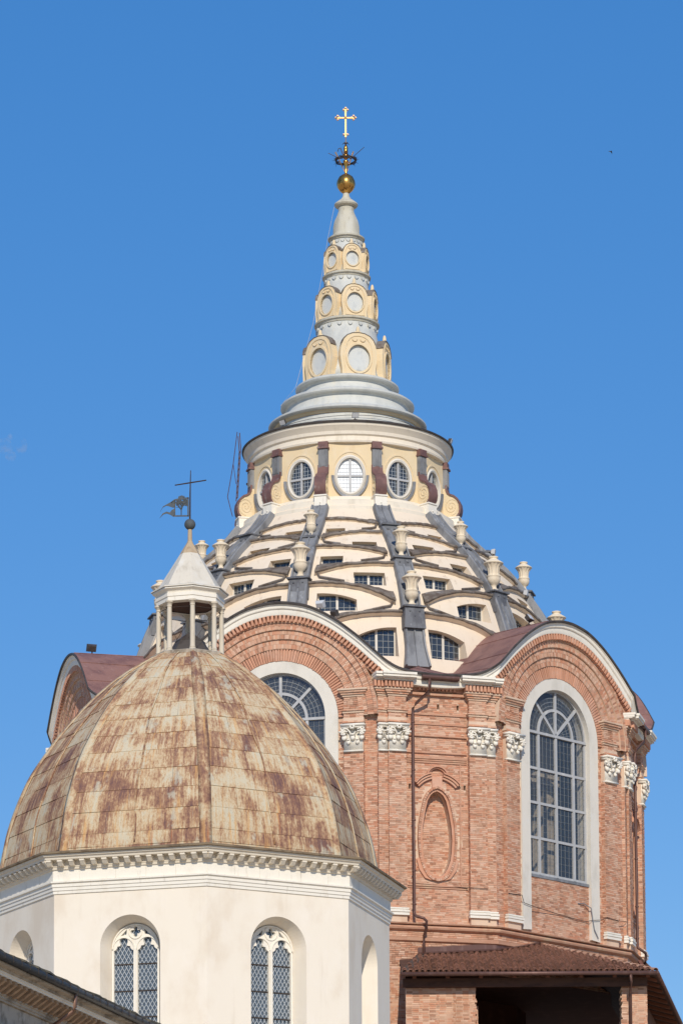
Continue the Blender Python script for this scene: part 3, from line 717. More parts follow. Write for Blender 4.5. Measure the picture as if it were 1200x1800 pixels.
# downpipes (part of the building)
def downpipe(fr, u, z_top, z_bot, tail=True):
    m = MB(); n0 = 0.34
    m.tube([fr.P(u + 0.62, 0.72, 36.42), fr.P(u + 0.62, 0.72, 36.05), fr.P(u + 0.55, 0.66, 35.82), fr.P(u + 0.12, 0.42, 35.40), fr.P(u, n0, 35.18), fr.P(u, n0, 35.0), fr.P(u, n0, 26.75), fr.P(u, n0 + 0.02, 26.62)] +
           ([fr.P(u + 0.04, n0 + 0.18, 26.50), fr.P(u + 0.30, n0 + 0.30, 26.42), fr.P(u + 0.42, n0 + 0.30, 26.30), fr.P(u + 0.42, n0 + 0.28, 26.0), fr.P(u + 0.42, 0.30, 25.75), fr.P(u + 0.42, 0.26, 25.5), fr.P(u + 0.42, 0.26, 24.75)] if tail else []), 0.062, 10)
    p = m.build('downpipe', 'pipe', chapel, smooth=True)
    for z in (34.6, 32.6, 30.5, 28.4, 27.0):
        b = MB(); b.lathe([(0.075, z), (0.085, z + .01), (0.085, z + .05), (0.075, z + .06)], 10, (fr.P(u, n0, 0).x, fr.P(u, n0, 0).y))
        b.build('pipe_collar', 'pipe', p)
downpipe(Fr(16.2, AP), -1.10, 36.4, 26.4); downpipe(Fr(76.2, AP), -0.9, 36.4, 26.4)

# ================================================================== DOME
PZ = [36.5, 37.75, 40.69, 42.07, 43.77, 44.68, 45.6, 46.30]; PR = [10.35, 10.05, 9.10, 8.42, 7.14, 6.18, 5.28, 4.9]
def dr(z): return spline(z, PZ, PR)
def DP(ang, r, z): a = radians(ang); return Vector((r * sin(a), -r * cos(a), z))
TIER = {'A': [(45.26, 0.28, 4.8, 12.4, 44.42, 44.72), (43.58, 0.40, 4.8, 12.0, 42.55, 43.05), (41.58, 0.88, 5.0, 15.8, 40.25, 41.12)],
        'P': [(44.46, 0.38, 6.5, 15.0, 43.52, 43.86), (42.62, 0.48, 5.8, 14.9, 41.50, 42.15), (40.17, 0.90, 4.2, 14.2, 38.15, 39.50)]}
shell = MB()
holes_all = []
for k in range(12):
    c = 1.2 + 30 * k; leftA = (k % 2 == 0)
    wins = []
    for typ in 'AP':
        for zc, dp, a0, a1, z0, z1 in TIER[typ]:
            if (typ == 'A') == leftA: wins.append((-15 + a0, -15 + a1, z0, z1, -1))
            else: wins.append((15 - a1, 15 - a0, z0, z1, 1))
    As = sorted(set([round(-15 + 30 * i / 10, 3) for i in range(11)] + [round(x, 3) for w in wins for x in w[:2]]))
    Zs = sorted(set([36.5 + 0.35 * i for i in range(28)] + [46.25] + [w[2] for w in wins] + [w[3] for w in wins]))
    Zs = [z for z in Zs if z <= 46.25]
    for i in range(len(As) - 1):
        for j in range(len(Zs) - 1):
            am, zm = (As[i] + As[i+1]) / 2, (Zs[j] + Zs[j+1]) / 2
            if any(w[0] < am < w[1] and w[2] < zm < w[3] for w in wins): continue
            shell.add([DP(c + As[i], dr(Zs[j]), Zs[j]), DP(c + As[i+1], dr(Zs[j]), Zs[j]), DP(c + As[i+1], dr(Zs[j+1]), Zs[j+1]), DP(c + As[i], dr(Zs[j+1]), Zs[j+1])], ((0, 1, 2, 3),))
    holes_all += [(c, w) for w in wins]
dome_shell = shell.build('dome_shell', 'stucco', chapel, smooth=True)
core = MB(); core.lathe([(8.15, 36.4), (8.15, 39.0), (7.6, 40.5), (6.0, 43.0), (4.4, 45.2), (4.2, 46.3)], 36); core.build('shade_core', 'dark', chapel)
def dome_window(c, w):
    a0, a1, z0, z1, side = w; d = 0.30
    rt = dr(z1) - d; rb = rt + 0.02
    vis = -100 < ((c + 180) % 360 - 180) < 100
    m = MB()
    o = [DP(c + a0, dr(z0), z0), DP(c + a1, dr(z0), z0), DP(c + a1, dr(z1), z1), DP(c + a0, dr(z1), z1)]
    i_ = [DP(c + a0, rb, z0), DP(c + a1, rb, z0), DP(c + a1, rt, z1), DP(c + a0, rt, z1)]
    m.grid([o, i_], True)
    big = z1 - z0 > 0.7
    if big:      # segmental head: cream spandrel that follows the arch above
        n = 8; drop = 0.34 if z0 > 39 else 0.42
        outer = [(a0 + (a1 - a0) * q / n) for q in range(n + 1)]
        def zt(a):
            rel = (a - a0) / (a1 - a0); rel = rel if side < 0 else 1 - rel
            return z1 - drop * rel ** 2.2
        for dd in (0.0,):
            m.grid([[DP(c + a, dr(z1) + 0.0, z1) for a in outer], [DP(c + a, dr(zt(a)) - 0.004, zt(a)) for a in outer], [DP(c + a, rt - 0.05, zt(a)) for a in outer]])
    m.build('reveal', 'stucco', dome_shell)
    if not vis: return
    f = MB(); n_v = 2 if (a1 - a0) > 7.6 and z1 - z0 > 0.45 else 1
    def fp(s, t, e=0.0):     # s,t in 0..1 across the opening
        return DP(c + a0 + (a1 - a0) * s, rb + (rt - rb) * t + e, z0 + (z1 - z0) * t)
    def bar(s0, s1, t0, t1, e0=-0.02, e1=0.035):
        f.hexa([fp(s0, t0, e1), fp(s1, t0, e1), fp(s1, t0, e0), fp(s0, t0, e0), fp(s0, t1, e1), fp(s1, t1, e1), fp(s1, t1, e0), fp(s0, t1, e0)])
    ws = 0.05 / (radians(a1 - a0) * rt); ht = 0.05 / (z1 - z0)
    bar(0, ws, 0, 1); bar(1 - ws, 1, 0, 1); bar(ws, 1 - ws, 0, ht); bar(ws, 1 - ws, 1 - ht, 1)
    if n_v == 2: bar(0.5 - ws, 0.5 + ws, ht, 1 - ht)
    win = f.build('window', 'winframe', chapel)
    cells = [(ws, 0.5 - ws), (0.5 + ws, 1 - ws)] if n_v == 2 else [(ws, 1 - ws)]
    l = MB()
    for s0, s1 in cells:
        p = MB(); p.quad(fp(s0, ht), fp(s1, ht), fp(s1, 1 - ht), fp(s0, 1 - ht)); p.build('pane', 'glass', win)
        kx = max(3, int(round((s1 - s0) * radians(a1 - a0) * rt / 0.24))); kz = max(1, int(round((z1 - z0) / 0.30)))
        f = l; e = 0.009 / (radians(a1 - a0) * rt); ez = 0.009 / (z1 - z0)
        for q in range(1, kx):
            s = s0 + (s1 - s0) * q / kx; bar(s - e, s + e, ht, 1 - ht, 0.003, 0.014)
        for q in range(1, kz):
            t = q / kz; bar(s0, s1, t - ez, t + ez, 0.003, 0.012)
    l.build('leading', 'thinlead', win)
for c, w in holes_all: dome_window(c, w)

# stepped segmental arches laid over the dome, crown on a rib, feet on the two neighbours
for typ, bears in (('A', [-13.8 + 60 * k for k in range(6)]), ('P', [16.2 + 60 * k for k in range(6)])):
    for bc in bears:
        for zc, dp, *_ in TIER[typ]:
            pr = 0.15 + 0.13 * (45.5 - zc) / 5.5; sk = 0.16 + 0.22 * (45.5 - zc) / 5.5
            zf = lambda al: zc - dp * min(1.0, abs(al) / 25.5) ** 3.2
            al = [-26 + 52 * i / 40 for i in range(41)]
            m = MB()
            sec = [(-0.03, sk + 0.12), (pr * 0.55, sk * 0.55), (pr - 0.02, 0.10), (pr + 0.03, 0.075), (pr + 0.05, 0.03), (pr + 0.03, -0.02), (pr - 0.02, -0.04)]
            jit = [random.uniform(-0.02, 0.02) for _ in al]
            def SZ(q, dz, a):        # the lead skirt is shallow at the crown and steep at the feet
                k = (0.22 + 0.95 * min(1, abs(a) / 25.5) ** 3) if q < 2 else 1.0
                return dz * k if q else dz * k + 0.03
            rows = [[DP(bc + a, dr(zf(a) + (SZ(q, dz, a) if q == 0 else 0)) + o, zf(a) + SZ(q, dz, a) + jit[i]) for i, a in enumerate(al)] for q, (o, dz) in enumerate(sec)]
            m.grid(rows)
            for e in (0, -1):
                m.add([r[e] for r in rows], [tuple(range(len(rows)))])
            led = m.build('arch_ledge', 'leadledge', chapel, smooth=True, angle=50)
            m = MB(); m.grid([[DP(bc + a, dr(zf(a)) + o, zf(a) + dz) for a in al] for o, dz in ((pr - 0.01, -0.035), (-0.05, -0.10 - 0.3 * pr))]); m.build('soffit', 'stucco', led, smooth=True)
            for sg in (-1, 1):       # small drip rail tucked under each foot
                m = MB(); q = [(25.3, -0.02), (24.6, -0.20), (22.5, -0.28), (17.5 if zc < 44 else 19, -0.28 - 0.05 * (46 - zc))]
                z_ = zc - dp
                m.tube([DP(bc + sg * a, dr(z_ + dz) + (0.10 if i < 3 else 0.08), z_ + dz) for i, (a, dz) in enumerate(q)], 0.05, 6)
                m.build('drip_rail', 'leadledge', led)

# ribs, pedestals, urns
URNP = [(0.20, 0), (0.22, 0.02), (0.22, 0.05), (0.155, 0.07), (0.13, 0.13), (0.16, 0.17), (0.26, 0.21), (0.325, 0.29), (0.34, 0.35), (0.325, 0.40), (0.345, 0.41), (0.345, 0.435), (0.27, 0.45), (0.275, 0.50), (0.29, 0.60), (0.33, 0.68), (0.41, 0.745), (0.45, 0.77), (0.50, 0.785), (0.50, 0.805), (0.44, 0.83), (0.30, 0.88), (0.20, 0.92), (0.175, 0.94), (0.24, 0.955), (0.24, 0.985), (0.10, 1.0)]
um = MB(); um.lathe([(r * 0.62, z) for r, z in URNP], 60, flute=(12, 16, 12, 0.06)); M['urn'] = mat('urn_stone', S(226,210,184), 0.85, layers=[(S(196,176,146),(4,4,1.5),0.5,0.7,0.55),(S(160,142,120),(9,9,3),0.60,0.75,0.5)], bump=(25,0.2,0.01)); URN = um.mesh('urn', 'urn', True)
PED = {'A': [(6.78, 44.22, 1.16, 0.62), (8.66, 41.90, 1.54, 0.80)], 'P': [(6.25, 44.92, 0, 0.62), (8.00, 42.98, 1.34, 0.72), (9.45, 40.46, 1.52, 0.82)]}
for k in range(12):
    bear = -13.8 + 30 * k; typ = 'A' if k % 2 == 0 else 'P'
    zb = 37.6 if typ == 'P' else 38.6
    m = MB(); rows = []
    for i in range(25):
        z = zb + (45.98 - zb) * i / 24; w = 0.37 + 0.07 * (46 - z) / 8; r = dr(z); fl = 0.30 * max(0, (zb + 0.9 - z)) if typ == 'P' else 0
        w += fl * 0.5
        fr = Fr(bear, 0)
        sec = [(-w, -0.15), (-w, 0.26), (-w + 0.03, 0.31), (-w + 0.09, 0.30), (-w + 0.10, 0.22), (-0.05, 0.21), (-0.03, 0.26), (0.03, 0.26), (0.05, 0.21), (w - 0.10, 0.22), (w - 0.09, 0.30), (w - 0.03, 0.31), (w, 0.26), (w, -0.15)]
        rows.append([fr.P(u, r + n, z + n * 0.35) for u, n in sec])
    m.grid(rows, False); m.add(rows[-1], [tuple(range(len(rows[-1])))]); m.add(rows[0], [tuple(range(len(rows[0])))])
    rib = m.build('rib', 'lead', chapel)
    for pr, pz, uh, pw in PED[typ]:
        fr = Fr(bear, pr); h = pw / 2; m = MB()
        zs = pz - 1.05
        m.hexa([fr.P(-h-.06, h+.12, zs), fr.P(h+.06, h+.12, zs), fr.P(h+.06, -h-.5, zs), fr.P(-h-.06, -h-.5, zs), fr.P(-h, h, pz-.12), fr.P(h, h, pz-.12), fr.P(h, -h-.3, pz-.12), fr.P(-h, -h-.3, pz-.12)])
        m.hexa([fr.P(-h-.09, h+.09, pz-.12), fr.P(h+.09, h+.09, pz-.12), fr.P(h+.09, -h-.3, pz-.12), fr.P(-h-.09, -h-.3, pz-.12), fr.P(-h-.09, h+.09, pz-.06), fr.P(h+.09, h+.09, pz-.06), fr.P(h+.09, -h-.3, pz-.06), fr.P(-h-.09, -h-.3, pz-.06)])
        m.hexa([fr.P(-h-.09, h+.09, pz-.06), fr.P(h+.09, h+.09, pz-.06), fr.P(h+.09, -h-.3, pz-.06), fr.P(-h-.09, -h-.3, pz-.06), fr.P(-h*.5, h*.5, pz+.05), fr.P(h*.5, h*.5, pz+.05), fr.P(h*.5, -h*.5, pz+.05), fr.P(-h*.5, -h*.5, pz+.05)])
        for su, sz in ((-.5, -.30), (.5, -.30), (0, -.52)):      # lead studs on the front face
            m.sphere(fr.P(su * h, h + 0.02 + 0.03 * -sz, pz + sz), 0.045, 8, 5)
        m.build('pedestal', 'leaddark', rib)
        if uh:
            sc = uh / 1.0
            link('urn', URN, rib, Matrix.Translation(fr.P(0, 0, pz + 0.02)) @ Matrix.Rotation(radians(bear), 4, 'Z') @ Matrix.Diagonal((sc * 0.90, sc * 0.90, sc, 1)))

# ================================================================== LANTERN DRUM ON THE DOME
m = MB(); m.lathe([(4.80, 45.70), (5.02, 45.80), (5.06, 45.88), (5.06, 46.04), (4.96, 46.08), (4.93, 46.34), (4.84, 46.40), (4.60, 46.46), (4.55, 46.62), (4.30, 46.64)], 72); m.build('drum_plinth', 'stone', chapel, smooth=True, angle=25)
AD = 4.32
def oval_window(fr, white):
    cz, a, bb = 47.62, 0.56, 0.78
    f = MB(); i0 = ellipse(0, cz, a, bb, 40); o0 = ellipse(0, cz, a + .13, bb + .14, 40); m0 = ellipse(0, cz, a + .07, bb + .07, 40)
    f.grid([[fr.P(u, -0.12, z) for u, z in o0], [fr.P(u, 0.0, z) for u, z in o0], [fr.P(u, 0.05, z) for u, z in m0], [fr.P(u, 0.02, z) for u, z in i0], [fr.P(u, -0.2, z) for u, z in i0]], True)
    w = f.build('window', 'greystone', chapel, smooth=True, angle=40)
    s = MB(); n = 20      # lead apron round the lower half
    A = [pi + pi * i / n for i in range(n + 1)]
    s.grid([[fr.P((a + e) * cos(t), d, cz - 0.02 + (bb + e) * sin(t)) for t in A] for e, d in ((0.14, -0.02), (0.14, 0.07), (0.26, 0.10), (0.27, 0.02), (0.26, -0.05))])
    for t in (A[0], A[-1]): s.add([fr.P((a + e) * cos(t), d, cz - 0.02) for e, d in ((0.14, -0.02), (0.14, 0.07), (0.26, 0.10), (0.27, 0.02), (0.26, -0.05))], ((0, 1, 2, 3, 4),))
    s.build('sill', 'lead', w)
    g_ = MB(); g_.box(fr, -0.045, 0.045, -0.17, -0.06, cz - bb + .005, cz + bb - .005); g_.box(fr, -a + .005, -0.046, -0.17, -0.065, cz - .045, cz + .045); g_.box(fr, 0.046, a - .005, -0.17, -0.065, cz - .045, cz + .045)
    g_.build('glazing_bars', 'bar', w)
    for q in range(4):
        t0 = pi / 2 * q; pts = [(0, cz)] + [(a * cos(t0 + pi/2 * i / 8), cz + bb * sin(t0 + pi/2 * i / 8)) for i in range(9)]
        p = MB(); p.add([fr.P(u, -0.13, z) for u, z in pts], [tuple(range(10))]); p.build('pane', 'whitepane' if white else 'glass', w)
    l = MB()
    for j in range(-3, 4):
        u = j * 0.145; hz = bb * sqrt(max(0, 1 - (u / a) ** 2)); l.box(fr, u - .006, u + .006, -0.126, -0.116, cz - hz, cz + hz)
    for j in range(-4, 5):
        z = j * 0.17; hu = a * sqrt(max(0, 1 - (z / bb) ** 2)); l.box(fr, -hu, hu, -0.126, -0.118, cz + z - .006, cz + z + .006)
    l.build('leading', 'leading' if not white else 'bar', w)
for k in range(12):
    fr = Fr(1.2 + 30 * k, AD); hw = AD * math.tan(radians(15))
    m = MB(); m.plate([(-hw, 46.6), (hw, 46.6), (hw, 49.2), (-hw, 49.2)], [ellipse(0, 47.62, 0.66, 0.90, 40)], fr.P, 0.0, 0.25, caps=False)
    ho = ellipse(0, 47.66, 0.80, 1.06, 40); hi_ = ellipse(0, 47.66, 0.74, 0.99, 40)
    m.grid([[fr.P(u, -0.01, z) for u, z in ho], [fr.P(u, 0.03, z) for u, z in ho], [fr.P(u, 0.03, z) for u, z in hi_], [fr.P(u, -0.01, z) for u, z in hi_]], True)
    m.build('drum_wall', 'ochre', chapel)
    oval_window(fr, k == 0)
core = MB(); core.lathe([(3.7, 46.3), (3.7, 49.6)], 36); core.build('shade_core', 'dark', chapel)
# scroll buttresses between the oval windows
SCR = [(4.2, 46.58), (5.06, 46.58), (5.16, 46.72), (5.20, 46.95), (5.17, 47.18), (5.06, 47.40), (4.90, 47.54), (4.74, 47.60), (4.64, 47.68), (4.58, 47.82), (4.56, 48.05), (4.2, 48.05)]
for k in range(12):
    bear = -13.8 + 30 * k; fr = Fr(bear, 0)
    PR_ = lambda r, d, z, fr=fr: fr.P(d, r, z)
    m = MB(); m.prism(SCR, PR_, -0.20, 0.20)
    for sg in (-1, 1):        # raised spiral on both cheeks
        pts = []
        for i in range(46):
            t = i / 45; a = -pi * 0.5 + t * 2.4 * 2 * pi; r = 0.40 * (1 - t * 0.9)
            pts.append(fr.P(sg * 0.20, 4.80 + r * cos(a) * 0.85, 47.06 + r * sin(a)))
        m.tube(pts, 0.028, 5)
    sc = m.build('scroll_buttress', 'ochre', chapel)
    m = MB(); outl = [(5.08, 46.50)] + SCR[1:-1]
    rows = []
    for i, (r, z) in enumerate(outl):
        a_, b_ = outl[max(0, i - 1)], outl[min(len(outl) - 1, i + 1)]; t = Vector((b_[0] - a_[0], b_[1] - a_[1])).normalized(); nn = Vector((t.y, -t.x))
        rows.append([fr.P(u, r + nn.x * d, z + nn.y * d) for u, d in ((-0.25, -0.05), (-0.25, 0.035), (-0.2, 0.03), (0.0, 0.035), (0.2, 0.03), (0.25, 0.035), (0.25, -0.05))])
    m.grid(rows); m.build('copper_cover', 'coppercover', sc, smooth=True, angle=50)
    m = MB(); m.box(fr, -0.21, 0.21, 4.25, 4.60, 47.9, 48.78)
    for u in (-0.14, -0.05, 0.05, 0.14): m.box(fr, u - 0.02, u + 0.02, 4.5, 4.63, 48.0, 48.74)
    m.build('lead_strip', 'lead', sc)
    m = MB(); m.box(fr, -0.25, 0.25, 4.25, 4.68, 48.78, 48.86); m.box(fr, -0.22, 0.22, 4.25, 4.62, 48.86, 49.10); m.build('copper_cap', 'coppercover', sc)
    m = MB(); m.box(fr, -0.27, 0.27, 4.5, 5.14, 45.98, 46.50); m.box(fr, -0.30, 0.30, 4.5, 5.18, 46.50, 46.56); m.sphere(fr.P(0.0, 5.15, 46.2), 0.035, 8, 6); m.build('plinth_block', 'whitestone', sc)
m = MB(); m.lathe([(4.28, 49.05), (4.50, 49.08), (4.52, 49.16), (4.44, 49.20), (4.42, 49.38), (4.50, 49.44), (4.52, 49.58), (4.60, 49.70), (4.68, 49.80), (4.70, 49.90), (4.2, 49.98)], 96); m.build('drum_cornice', 'stone', chapel, smooth=True, angle=25)
m = MB(); m.lathe([(4.60, 49.90), (4.76, 49.91), (4.78, 49.97), (4.70, 50.02), (3.2, 50.28)], 96); m.build('cornice_flashing', 'dark_edge', chapel, smooth=True, angle=40)
m = MB(); m.lathe([(3.60, 50.10), (3.36, 50.30), (3.27, 50.55), (3.24, 50.82), (3.20, 50.84)], 80); m.build('spire_drum', 'palelead', chapel, smooth=True, angle=30)
m = MB(); m.lathe([(3.20, 50.82), (3.30, 50.85), (3.34, 50.96), (3.2, 50.97)], 80); m.build('spire_band', 'ochre', chapel, smooth=True, angle=30)
m = MB(); m.lathe([(3.30, 50.96), (3.52, 50.97), (3.57, 51.02), (3.57, 51.09), (3.48, 51.15), (3.05, 51.26), (2.86, 51.40), (2.78, 51.60), (2.75, 51.82), (2.80, 51.90), (2.6, 51.91)], 80); m.build('spire_drum', 'palelead', chapel, smooth=True, angle=30)
m = MB(); m.lathe([(2.8, 51.90), (2.98, 51.91), (3.02, 51.96), (3.02, 52.03), (2.94, 52.09), (2.45, 52.20), (2.22, 52.33), (2.11, 52.50), (2.08, 52.66), (2.12, 52.74), (2.0, 52.75)], 80); m.build('spire_drum', 'palelead', chapel, smooth=True, angle=30)
m = MB(); m.lathe([(2.1, 52.74), (2.30, 52.75), (2.34, 52.80), (2.34, 52.87), (2.26, 52.92), (1.95, 52.98), (1.5, 53.0)], 80); m.build('spire_drum', 'palelead', chapel, smooth=True, angle=30)
def ringm(z, r, h=0.16):
    m = MB(); m.lathe([(r - 0.35, z - h), (r - 0.10, z - h * 0.9), (r - 0.06, z - h * 0.45), (r, z - h * 0.35), (r + 0.01, z), (r - 0.05, z + 0.04), (r - 0.45, z + 0.10)], 56); m.build('spire_ring', 'spirestone', chapel, smooth=True, angle=30)
ringm(55.86, 1.47, 0.20); ringm(58.10, 1.09, 0.18); ringm(59.92, 0.83, 0.16)
m = MB(); m.lathe([(1.80, 52.95), (1.74, 53.4), (1.62, 54.2), (1.46, 54.9), (1.36, 55.3), (1.34, 55.72)], 48); m.build('spire_core', 'palelead', chapel, smooth=True)
m = MB(); m.lathe([(1.26, 55.90), (1.20, 56.5), (1.08, 57.2), (0.98, 57.6), (0.97, 57.96)], 48); m.build('spire_core', 'palelead', chapel, smooth=True)
m = MB(); m.lathe([(0.90, 58.15), (0.84, 58.8), (0.74, 59.4), (0.68, 59.80)], 48); m.build('spire_core', 'palelead', chapel, smooth=True)
m = MB(); m.lathe([(0.66, 59.95), (0.64, 60.02), (0.585, 60.2), (0.58, 60.50), (0.52, 60.78), (0.40, 61.05), (0.345, 61.24), (0.375, 61.36), (0.34, 61.40), (0.50, 61.46), (0.54, 61.52), (0.53, 61.57), (0.40, 61.68), (0.24, 61.80), (0.16, 61.92), (0.13, 62.08)], 40, flute=(2, 5, 6, 0.03)); m.build('spire_cap', 'spirestone', chapel, smooth=True, angle=35)
def cartouche(fr, w, z0, z1, oc, oa, ob):
    H = z1 - z0
    R = [(0.90, 0), (0.90, 0.12), (0.96, 0.30), (1.0, 0.44), (0.98, 0.58), (0.91, 0.72), (0.79, 0.84), (0.60, 0.93), (0.32, 0.985)]
    out = [(w * a, z0 + H * b) for a, b in R] + [(0, z1)] + [(-w * a, z0 + H * b) for a, b in R[::-1]]
    m = MB(); m.plate(out, [ellipse(0, oc, oa, ob, 28)], fr.P, 0.0, 0.13 * w + 0.04, caps=False, rim=0.35)
    k = 0.82; o2 = [(u * k, z0 + 0.04 + (z - z0) * 0.93) for u, z in out]; k2 = 0.74; o3 = [(u * k2, z0 + 0.06 + (z - z0) * 0.89) for u, z in out]
    m.grid([[fr.P(u, -0.01, z) for u, z in o2], [fr.P(u, 0.03, z) for u, z in o2], [fr.P(u, 0.03, z) for u, z in o3], [fr.P(u, -0.01, z) for u, z in o3]], True)
    e0 = ellipse(0, oc, oa, ob, 28); e1 = ellipse(0, oc, oa * 1.16, ob * 1.14, 28)
    m.grid([[fr.P(u, -0.01, z) for u, z in e1], [fr.P(u, 0.05, z) for u, z in e1], [fr.P(u, 0.05, z) for u, z in e0], [fr.P(u, -0.1, z) for u, z in e0]], True)
    for sg in (-1, 1): m.tube([fr.P(sg * w * (0.22 + 0.13 * cos(t)), 0.03, oc + ob * 1.42 + w * 0.13 * sin(t)) for t in [pi + pi * i / 8 for i in range(9)]], 0.022, 5)
    p = m.build('spire_panel', 'ochre', chapel)
    cp_ = out[5:14]; q = MB(); q.grid([[fr.P(u * (1 + e), dd, z + e * w * 1.2) for u, z in cp_] for e, dd in ((0.0, 0.012), (0.025, 0.03), (0.04, -0.02), (0.03, -0.34))]); q.build('panel_cap', 'leadledge', p)
    d = MB(); d.add([fr.P(u, -0.10 * w - 0.02, z) for u, z in e0], [tuple(range(28))]); d.build('panel_disc', 'disc', p)
    l = MB(); l.sphere(fr.P(0, -0.12, z1 + 0.08), 0.07 + w * 0.05, 8, 6, (0.8, 0.6, 2.4)); l.sphere(fr.P(-w*.13, -0.12, z1 + 0.03), 0.05 + w * .03, 8, 6); l.sphere(fr.P(w*.13, -0.12, z1 + 0.03), 0.05 + w * .03, 8, 6); l.build('leaf_finial', 'ochre', p, smooth=True)
for k in range(6):
    b_ = PSI + 60 * k
    cartouche(Fr(b_, 1.86), 0.86, 52.98, 54.93, 53.76, 0.52, 0.62)
    cartouche(Fr(b_, 1.31), 0.62, 55.90, 57.38, 56.55, 0.38, 0.45)
    cartouche(Fr(b_, 0.94), 0.46, 58.16, 59.40, 58.72, 0.30, 0.34)
    for z, r in ((55.62, 1.36), (57.90, 0.98), (59.72, 0.70)):      # shell brackets under the rings
        for q in (-20, 0, 20):
            f = Fr(b_ + 30 + q, r); mm = MB(); mm.prism([(-0.10, z), (-0.08, z - 0.10), (0, z - 0.16), (0.08, z - 0.10), (0.10, z)], f.P, -0.05, 0.05); mm.build('shell_bracket', 'palelead', chapel)
# lamps cable round the spire foot
m = MB(); m.tube([DP(a, 3.40 if a % 30 else 3.42, 50.62 + 0.03 * sin(radians(a * 3))) for a in range(-90, 271, 6)], 0.012, 5); m.build('lightning_cable', 'cable', chapel)
m = MB(); m.tube([DP(-75, 0.56, 61.4), DP(-78, 0.86, 59.9), DP(-80, 1.15, 58.1), DP(-80, 1.55, 55.9), DP(-80, 2.36, 52.9), DP(-80, 3.05, 52.0)], 0.009, 5); m.build('lightning_cable', 'bar', chapel)

# ================================================================== GILDED FINIAL
fin = thing('gilded_finial', 'gilded ball and cross with a dark crown of thorns on the spire tip', 'cross', (0, 0, 62.05))
m = MB(); m.lathe([(0.02, 62.05), (0.16, 62.10), (0.30, 62.22), (0.39, 62.36), (0.425, 62.52), (0.40, 62.68), (0.32, 62.84), (0.18, 62.95), (0.06, 63.0)], 32, flute=(1, 7, 12, 0.012)); m.build('ball', 'gold', fin, smooth=True)
m = MB(); m.lathe([(0.05, 62.98), (0.07, 63.05), (0.05, 63.1), (0.07, 63.3), (0.11, 63.55), (0.13, 63.62), (0.05, 63.66)], 20); m.build('stem', 'gold', fin, smooth=True)
m = MB(); m.sphere((0, 0, 63.84), 0.15, 16, 12); m.lathe([(0.10, 64.0), (0.10, 64.1), (0.09, 64.16), (0.11, 64.2), (0.08, 64.28), (0.03, 64.42)], 16); m.build('knop', 'gold', fin, smooth=True)
m = MB(); rs = random.Random(3)
for ply in range(4):
    ph = ply * 1.57; m.tube([(0.46 * cos(a) * (1 + 0.05 * sin(5 * a + ph)), 0.46 * sin(a) * (1 + 0.05 * sin(5 * a + ph)), 63.62 + 0.05 * sin(7 * a + ph) + 0.02 * ply) for a in [2 * pi * i / 48 for i in range(49)]], 0.022, 5)
for i in range(46):
    a = rs.uniform(0, 2 * pi); p = Vector((0.46 * cos(a), 0.46 * sin(a), 63.62 + rs.uniform(-.04, .06))); d = Vector((cos(a) + rs.uniform(-.7, .7), sin(a) + rs.uniform(-.7, .7), rs.uniform(-0.9, 0.7))).normalized()
    m.tube([p, p + d * rs.uniform(0.10, 0.22)], [0.014, 0.003], 4)
for i in range(5):
    a = 0.4 + i * 2 * pi / 5; m.tube([(0, 0, 64.43), (0.10 * cos(a), 0.10 * sin(a), 64.47), (0.17 * cos(a), 0.17 * sin(a), 64.40)], [0.02, 0.02, 0.008], 5)
m.tube([(-0.12, 0, 63.9), (-0.24, 0, 64.24), (-0.33, 0, 64.20), (-0.36, 0, 64.08)], 0.025, 5)
m.build('crown_of_thorns', 'iron', fin)
m = MB(); m.tube([(-0.05, 0, 63.1), (-0.47, -0.1, 64.0)], [0.015, 0.035], 6); m.tube([(0.05, 0, 63.1), (0.34, 0.05, 64.08)], [0.015, 0.035], 6); m.build('nail', 'goldlight', fin)
m = MB(); m.tube([(0.20, 0, 63.70), (0.84, 0, 64.27)], 0.014, 5); m.tube([(-0.25, 0, 63.72), (-0.80, 0, 64.0)], 0.014, 5); m.build('spear', 'iron', fin)
m = MB(); m.tube([(0, 0, 64.4), (0, 0, 64.8)], 0.022, 6)
fr = Fr(0, 0)
m.box(fr, -0.034, 0.034, -0.03, 0.03, 64.74, 66.06); m.box(fr, -0.36, -0.034, -0.026, 0.026, 65.628, 65.682); m.box(fr, 0.034, 0.36, -0.026, 0.026, 65.628, 65.682)
m.sphere((0, 0, 65.655), 0.07, 10, 8)
for cx_, cz_, dx, dz in ((-0.36, 65.655, -1, 0), (0.36, 65.655, 1, 0), (0, 66.03, 0, 1), (0, 64.86, 0, 0)):
    for ox, oz in ((0.07, 0), (-0.07, 0), (0, 0.07), (0, -0.07)):
        if (dx, dz) == (0, 0) and ox == 0: continue
        r_ = 0.042; m.tube([(cx_ + ox * 1.2 + r_ * cos(t), 0, cz_ + oz * 1.2 + r_ * sin(t)) for t in [2 * pi * i / 10 for i in range(11)]], 0.018, 5)
    m.sphere((cx_ + dx * 0.05, 0, cz_ + dz * 0.05), 0.04, 8, 6)
m.build('cross', 'goldlight', fin, smooth=True, angle=40)

